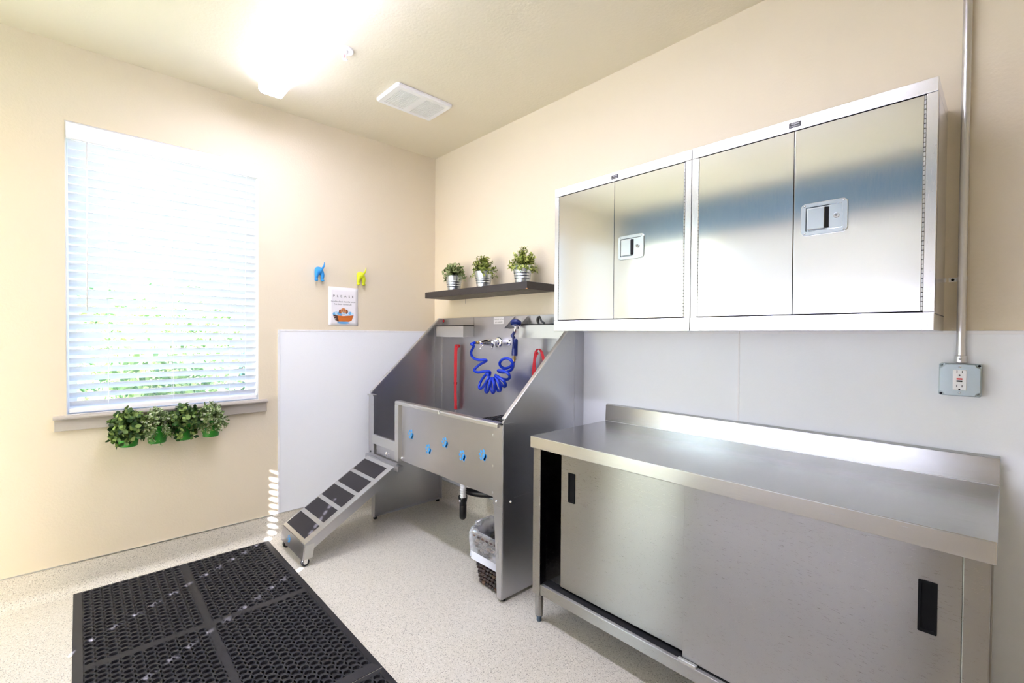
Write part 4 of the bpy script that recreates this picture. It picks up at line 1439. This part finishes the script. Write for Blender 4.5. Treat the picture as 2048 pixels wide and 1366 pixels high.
# ------------------------------------------------------------------ dog-tail wall hooks and the notice
def dog_hook(yc, zc, mat, lab, lean):
    h = thing('wall_hook', (0.0, yc, zc), lab, 'hook', 'dog shaped wall hooks')
    mb = MB()
    mb.ball((0.022, yc, zc + 0.032), (0.030, 0.026, 0.027), 16, 12)
    mb.ball((0.010, yc, zc + 0.036), (0.018, 0.026, 0.026), 14, 10)
    for s in (-1, 1):
        mb.tube(smooth_path([(0.024, yc + s * 0.013, zc + 0.030), (0.032, yc + s * 0.020, zc + 0.002), (0.026, yc + s * 0.020, zc - 0.022), (0.028, yc + s * 0.021, zc - 0.034)], 4), [0.017, .0165, .0155, .0145, .0135, .0125, .0115, .011, .0105, .0105, .011, .0115, .012], 12)
        mb.ball((0.032, yc + s * 0.021, zc - 0.034), (0.015, 0.0115, 0.008), 12, 8)
    tl = smooth_path([(0.034, yc + 0.002, zc + 0.030), (0.050, yc + 0.012, zc + 0.046), (0.056, yc + 0.022, zc + 0.068), (0.054, yc + 0.026, zc + 0.094)], 4)
    mb.tube(tl, [0.011 - 0.0085 * k / (len(tl) - 1) for k in range(len(tl))], 12)
    o = mb.build('hook_body', mat, h, smooth=True)
    rm = o.modifiers.new('merge', 'REMESH')
    rm.mode = 'VOXEL'
    rm.voxel_size = 0.0028
    rm.use_smooth_shade = True
    sm = o.modifiers.new('soften', 'SMOOTH')
    sm.iterations = 3
    # flat base plate against the wall
    MB().lathe([(0.0, 0.004), (0.020, 0.004), (0.022, 0.0)], (0.0005, yc, zc + 0.030), (1, 0, 0), 18).build('base_plate', mat, h, smooth=True, angle=40)


dog_hook(-0.962, 1.742, 'hook_blue', 'blue rubber wall hook shaped like the back of a dog', 1)
dog_hook(-0.660, 1.736, 'hook_green', 'lime green rubber wall hook shaped like the back of a dog', 1)

nt = thing('paper_notice', (0.0, -0.780, 1.400), 'white paper notice reading PLEASE with a dog in a washtub', 'notice')
sheet = MB()
NY, NZ = 8, 10
for i in range(NY + 1):
    for j in range(NZ + 1):
        y = -0.889 + 0.218 * i / NY
        z = 1.400 + 0.274 * j / NZ
        x = 0.0015 + 0.0012 * math.sin(i * 1.3) * math.sin(j * 0.6) + (0.003 if j == 0 and i in (0, NY) else 0.0008)
        sheet.v.append(V((x, y, z)))
for i in range(NY):
    for j in range(NZ):
        a = i * (NZ + 1) + j
        sheet.f.append((a, a + NZ + 1, a + NZ + 2, a + 1))
sh_ = sheet.build('sheet', 'paper', nt, smooth=True)
so = sh_.modifiers.new('thickness', 'SOLIDIFY')
so.thickness = 0.0004
XI = 0.0048
U, W = V((0, 1, 0)), V((0, 0, 1))
lettering('lettering', 'PLEASE', 'ink', nt, (XI, -0.782, 1.602), U, W, 0.022, 0.150, 1.9)
lettering('lettering', 'Double check that the water', 'ink', nt, (XI, -0.781, 1.566), U, W, 0.017, 0.180)
lettering('lettering', 'has been turned off.', 'ink', nt, (XI, -0.783, 1.547), U, W, 0.017, 0.126)
cy0, cz0 = -0.782, 1.478


def poly(name, mat, pts, dx=0.0):
    mb = MB()
    mb.v = [V((XI + dx, cy0 + a, cz0 + b)) for a, b in pts]
    mb.f = [tuple(range(len(pts)))]
    return mb.build(name, mat, nt)


def blob(name, mat, a, b, ra, rb, dx=0.0, n=16):
    return poly(name, mat, [(a + ra * math.cos(2 * math.pi * k / n), b + rb * math.sin(2 * math.pi * k / n)) for k in range(n)], dx)


blob('printed_puddle', 'foam_blue', 0.0, -0.058, 0.046, 0.008)
for k, (a, b, r) in enumerate(((-.066, .004, .012), (-.050, .010, .012), (-.034, .008, .011), (.034, .006, .011), (.050, .010, .012), (.066, .004, .011), (-.02, .0, .010), (.02, .0, .010))):
    blob('printed_foam', 'foam_blue' if k % 2 == 0 else 'foam_pale', a, b, r, r, 0.0001 + k * 0.00002)
for s in (-1, 1):
    blob('printed_ear', 'tan_dark', s * 0.024, 0.022, 0.009, 0.016, 0.0003)
blob('printed_head', 'tan', 0.0, 0.024, 0.022, 0.024, 0.0004)
blob('printed_muzzle', 'foam_pale', 0.0, 0.010, 0.012, 0.008, 0.0005)
blob('printed_nose', 'label_dark', 0.002, 0.013, 0.005, 0.004, 0.0006)
for s in (-1, 1):
    blob('printed_eye', 'label_dark', s * 0.009, 0.027, 0.003, 0.004, 0.0006)
poly('printed_tub', 'tub_orange', [(-0.076, -0.002), (-0.062, -0.040), (-0.042, -0.050), (0.042, -0.050), (0.062, -0.040), (0.076, -0.002), (0.05, -0.006), (0.0, -0.010), (-0.05, -0.006)][::1], 0.0007)
poly('printed_tub_shade', 'tub_brown', [(-0.076, -0.002), (-0.062, -0.040), (-0.042, -0.050), (-0.030, -0.050), (-0.040, -0.030), (-0.044, -0.007), (-0.05, -0.006)], 0.0008)
for b in (-0.016, -0.028, -0.038):
    poly('printed_stave_line', 'paper', [(-0.070 - b * .1, b), (-0.050, b - 0.004), (-0.050, b - 0.002), (-0.071 - b * .1, b + 0.003)], 0.0009)
poly('printed_hoop', 'tub_brown', [(-0.05, -0.0165), (0.0, -0.020), (0.069, -0.014), (0.069, -0.0125), (0.0, -0.0185), (-0.05, -0.015)], 0.0009)

# ------------------------------------------------------------------ conduit and outlet
cxx, cyy = 3.1685, -0.0205
cn = thing('conduit_pipe', (cxx, cyy, 1.26), 'thin galvanised conduit pipe running up the wall to the ceiling', 'pipe')
MB().tube([(cxx, cyy, 1.262), (cxx, cyy, 1.5), (cxx, cyy, 2.2), (cxx, cyy, H - 0.0005)], 0.0115, 16).build('pipe', 'conduit', cn, smooth=True, angle=50)
MB().lathe([(0.0125, 0.0), (0.0148, 0.001), (0.0148, 0.022), (0.0125, 0.024)], (cxx, cyy, 1.2585), (0, 0, 1), 16).build('connector', 'conduit', cn, smooth=True, angle=40)
MB().lathe([(0.0, 0.006), (0.004, 0.005), (0.004, 0.0)], (cxx, cyy - 0.0145, 1.272), (0, -1, 0), 10).build('set_screw', 'conduit', cn, smooth=True)
stp = MB()
zc = 1.539
for k in range(9):
    a0, a1 = math.pi * k / 9, math.pi * (k + 1) / 9
    for ra in (0.0135,):
        q = []
        for a in (a0, a1):
            q.append((cxx - ra * math.cos(a), cyy - ra * math.sin(a)))
        stp.add([(q[0][0], q[0][1], zc - 0.007), (q[1][0], q[1][1], zc - 0.007), (q[1][0], q[1][1], zc + 0.007), (q[0][0], q[0][1], zc + 0.007)], [(0, 1, 2, 3)])
o = stp.build('pipe_strap', 'conduit', cn, fix=True)
so = o.modifiers.new('thickness', 'SOLIDIFY')
so.thickness = 0.0016
box('strap_tab', 'conduit', cn, cxx - 0.034, cxx - 0.012, -0.0030, -0.0005, zc - 0.007, zc + 0.007, 0.001)
MB().lathe([(0.0, 0.003), (0.004, 0.002), (0.0045, 0.0)], (cxx - 0.024, -0.003, zc), (0, -1, 0), 10).build('strap_screw', 'dark', cn, smooth=True)
t2 = thing('pipe_strap', (3.11, -0.002, 1.5395), 'small metal strap tab poking out beside the right cabinet edge', 'strap')
box('strap_tab', 'conduit', t2, 3.094, 3.128, -0.0030, -0.0005, 1.5325, 1.5465, 0.001)
MB().lathe([(0.0, 0.003), (0.004, 0.002), (0.0045, 0.0)], (3.117, -0.003, 1.5395), (0, -1, 0), 10).build('strap_screw', 'dark', t2, smooth=True)

ob_ = thing('outlet_box', (3.1685, -0.02, 1.145), 'square metal outlet box with white GFCI outlet, red and black buttons', 'outlet')
ox0, ox1, oz0, oz1 = 3.116, 3.221, 1.147, 1.257
oc = ((ox0 + ox1) / 2, (oz0 + oz1) / 2)
bb = MB()
oo = rrect(oc[0], oc[1], 0.0515, 0.054, 0.006)
mky = lambda p, y: (p[0], y, p[1])
ring(bb, oo, oo, mky, -0.0062, -0.038)
b = len(bb.v)
bb.v += [V(mky(q, -0.038)) for q in oo]
bb.f.append(tuple(range(b, b + len(oo))))
bb.build('box_body', 'galv', ob_, fix=True)
# cover with notched corners, raised
cvp = []
hx, hz_ = 0.051, 0.0535
for sx, sz in ((1, 1), (-1, 1), (-1, -1), (1, -1)):
    c1 = (oc[0] + sx * hx, oc[1] + sz * (hz_ - 0.013))
    c2 = (oc[0] + sx * (hx - 0.013), oc[1] + sz * hz_)
    arc = []
    for k in range(5):
        a = (math.pi / 2) * k / 4
        arc.append((oc[0] + sx * (hx - 0.013 * math.cos(a) * 1.0 + 0.0 if False else hx - 0.013 * math.sin(a)), oc[1] + sz * (hz_ - 0.013 * math.cos(a))))
    cvp += arc if sx * sz > 0 else arc[::-1]
cv = MB().prism(cvp, 1, -0.0465, -0.038)
cv.build('cover', 'galv', ob_, 0.003, fix=True)
for sx, sz in ((-1, 1), (1, 1), (-1, -1), (1, -1)):
    MB().lathe([(0.0, 0.003), (0.0035, 0.0025), (0.004, 0.0)], (oc[0] + sx * 0.0455, -0.038, oc[1] + sz * 0.048), (0, -1, 0), 10).build('corner_screw', 'galv' if sx * sz < 0 else 'dark', ob_, smooth=True)
rc = box('receptacle', 'white_plastic', ob_, oc[0] - 0.0165, oc[0] + 0.0165, -0.051, -0.0465, oc[1] - 0.0335, oc[1] + 0.0335, 0.0015)
for sz in (-1, 1):
    zc_ = oc[1] + sz * 0.0225 + (0.002 if sz > 0 else 0.0)
    for sx, hh in ((-1, 0.004), (1, 0.0034)):
        box('slot', 'dark', rc, oc[0] + sx * 0.0063 - 0.0009, oc[0] + sx * 0.0063 + 0.0009, -0.0513, -0.051, zc_ - hh + 0.003, zc_ + hh + 0.003)
    MB().lathe([(0.0, 0.0003), (0.0026, 0.0003), (0.0026, 0.0)], (oc[0], -0.051, zc_ - 0.0085), (0, -1, 0), 10).build('ground_hole', 'dark', rc)
box('reset_button', 'red_plastic', rc, oc[0] - 0.007, oc[0] + 0.007, -0.0522, -0.051, oc[1] + 0.0012, oc[1] + 0.0062)
box('test_button', 'dark', rc, oc[0] - 0.007, oc[0] + 0.007, -0.0522, -0.051, oc[1] - 0.0058, oc[1] - 0.0012)
for sz in (-1, 1):
    MB().lathe([(0.0, 0.002), (0.003, 0.0015), (0.0035, 0.0)], (oc[0], -0.0465, oc[1] + sz * 0.042), (0, -1, 0), 10).build('cover_screw', 'zinc', ob_, smooth=True)


# ------------------------------------------------------------------ rubber mats
def mat_mesh(x0, x1, y0, y1, nx, ny, ribx, riby, z=0.014, edge=0.032):
    """perforated drainage mat: a cell with an oval well, tiled; ribs left solid in the middle"""
    mb = MB()
    HN = 10
    ang = [2 * math.pi * k / HN for k in range(HN)]
    def cell(cx, cy, hx, hy):
        b = len(mb.v)
        for a in ang:
            c_, s_ = math.cos(a), math.sin(a)
            k = 1 / max(abs(c_), abs(s_))
            mb.v.append(V((cx + hx * c_ * k, cy + hy * s_ * k, z)))
        rx_, ry_ = 0.0125, 0.0150
        for (f, zz) in ((1.0, z), (0.93, z - 0.004), (0.90, 0.003)):
            for a in ang:
                mb.v.append(V((cx + rx_ * f * math.cos(a), cy + ry_ * f * math.sin(a), zz)))
        for L_ in range(3):
            for k in range(HN):
                j = (k + 1) % HN
                mb.f.append((b + L_ * HN + k, b + L_ * HN + j, b + (L_ + 1) * HN + j, b + (L_ + 1) * HN + k))
        mb.f.append(tuple(b + 3 * HN + k for k in range(HN)))
    gx0, gx1, gy0, gy1 = x0 + edge, x1 - edge, y0 + edge, y1 - edge
    px_ = (gx1 - gx0 - ribx) / nx
    py_ = (gy1 - gy0 - riby) / ny
    def xs(i):
        return gx0 + px_ * i + (ribx if i >= nx // 2 else 0)
    def ys(j):
        return gy0 + py_ * j + (riby if j >= ny // 2 else 0)
    for i in range(nx):
        for j in range(ny):
            cell(xs(i) + px_ / 2, ys(j) + py_ / 2, px_ / 2, py_ / 2)
    # solid ribs
    def quad(a0, a1, b0, b1):
        mb.add([(a0, b0, z), (a1, b0, z), (a1, b1, z), (a0, b1, z)], [(0, 1, 2, 3)])
    xr0 = gx0 + px_ * (nx // 2)
    yr0 = gy0 + py_ * (ny // 2)
    if ribx > 0: quad(xr0, xr0 + ribx, gy0, gy1)
    if riby > 0:
        quad(gx0, xr0, yr0, yr0 + riby)
        quad(xr0 + ribx, gx1, yr0, yr0 + riby)
    br = MB()
    rect = [(x0, y0), (x1, y0), (x1, y1), (x0, y1)]
    ri = [(gx0, gy0), (gx1, gy0), (gx1, gy1), (gx0, gy1)]
    rm_ = [(x0 + 0.004, y0 + 0.004), (x1 - 0.004, y0 + 0.004), (x1 - 0.004, y1 - 0.004), (x0 + 0.004, y1 - 0.004)]
    mk_ = lambda p, zz: (p[0], p[1], zz)
    ring(br, rect, rect, mk_, 0.0004, 0.003)
    ring(br, rect, ri, mk_, 0.003, z)
    br.add([(x0, y0, 0.0004), (x1, y0, 0.0004), (x1, y1, 0.0004), (x0, y1, 0.0004)], [(3, 2, 1, 0)])
    return mb, br


for lab, args in (('black perforated rubber floor mat lying in front of the window', (0.038, 1.574, -2.202, -1.289, 42, 22, 0.030, 0.030)),
                  ('second black rubber mat at the bottom edge of the picture', (1.579, 3.115, -2.202, -1.289, 42, 22, 0.030, 0.030))):
    rm = thing('rubber_mat', ((args[0] + args[1]) / 2, (args[2] + args[3]) / 2, 0), lab, 'floor mat', 'black rubber drainage mats')
    a, b = mat_mesh(*args)
    a.build('perforated_sheet', 'rubber', rm, kind='stuff')
    b.build('bevelled_border', 'rubber', rm, fix=False)
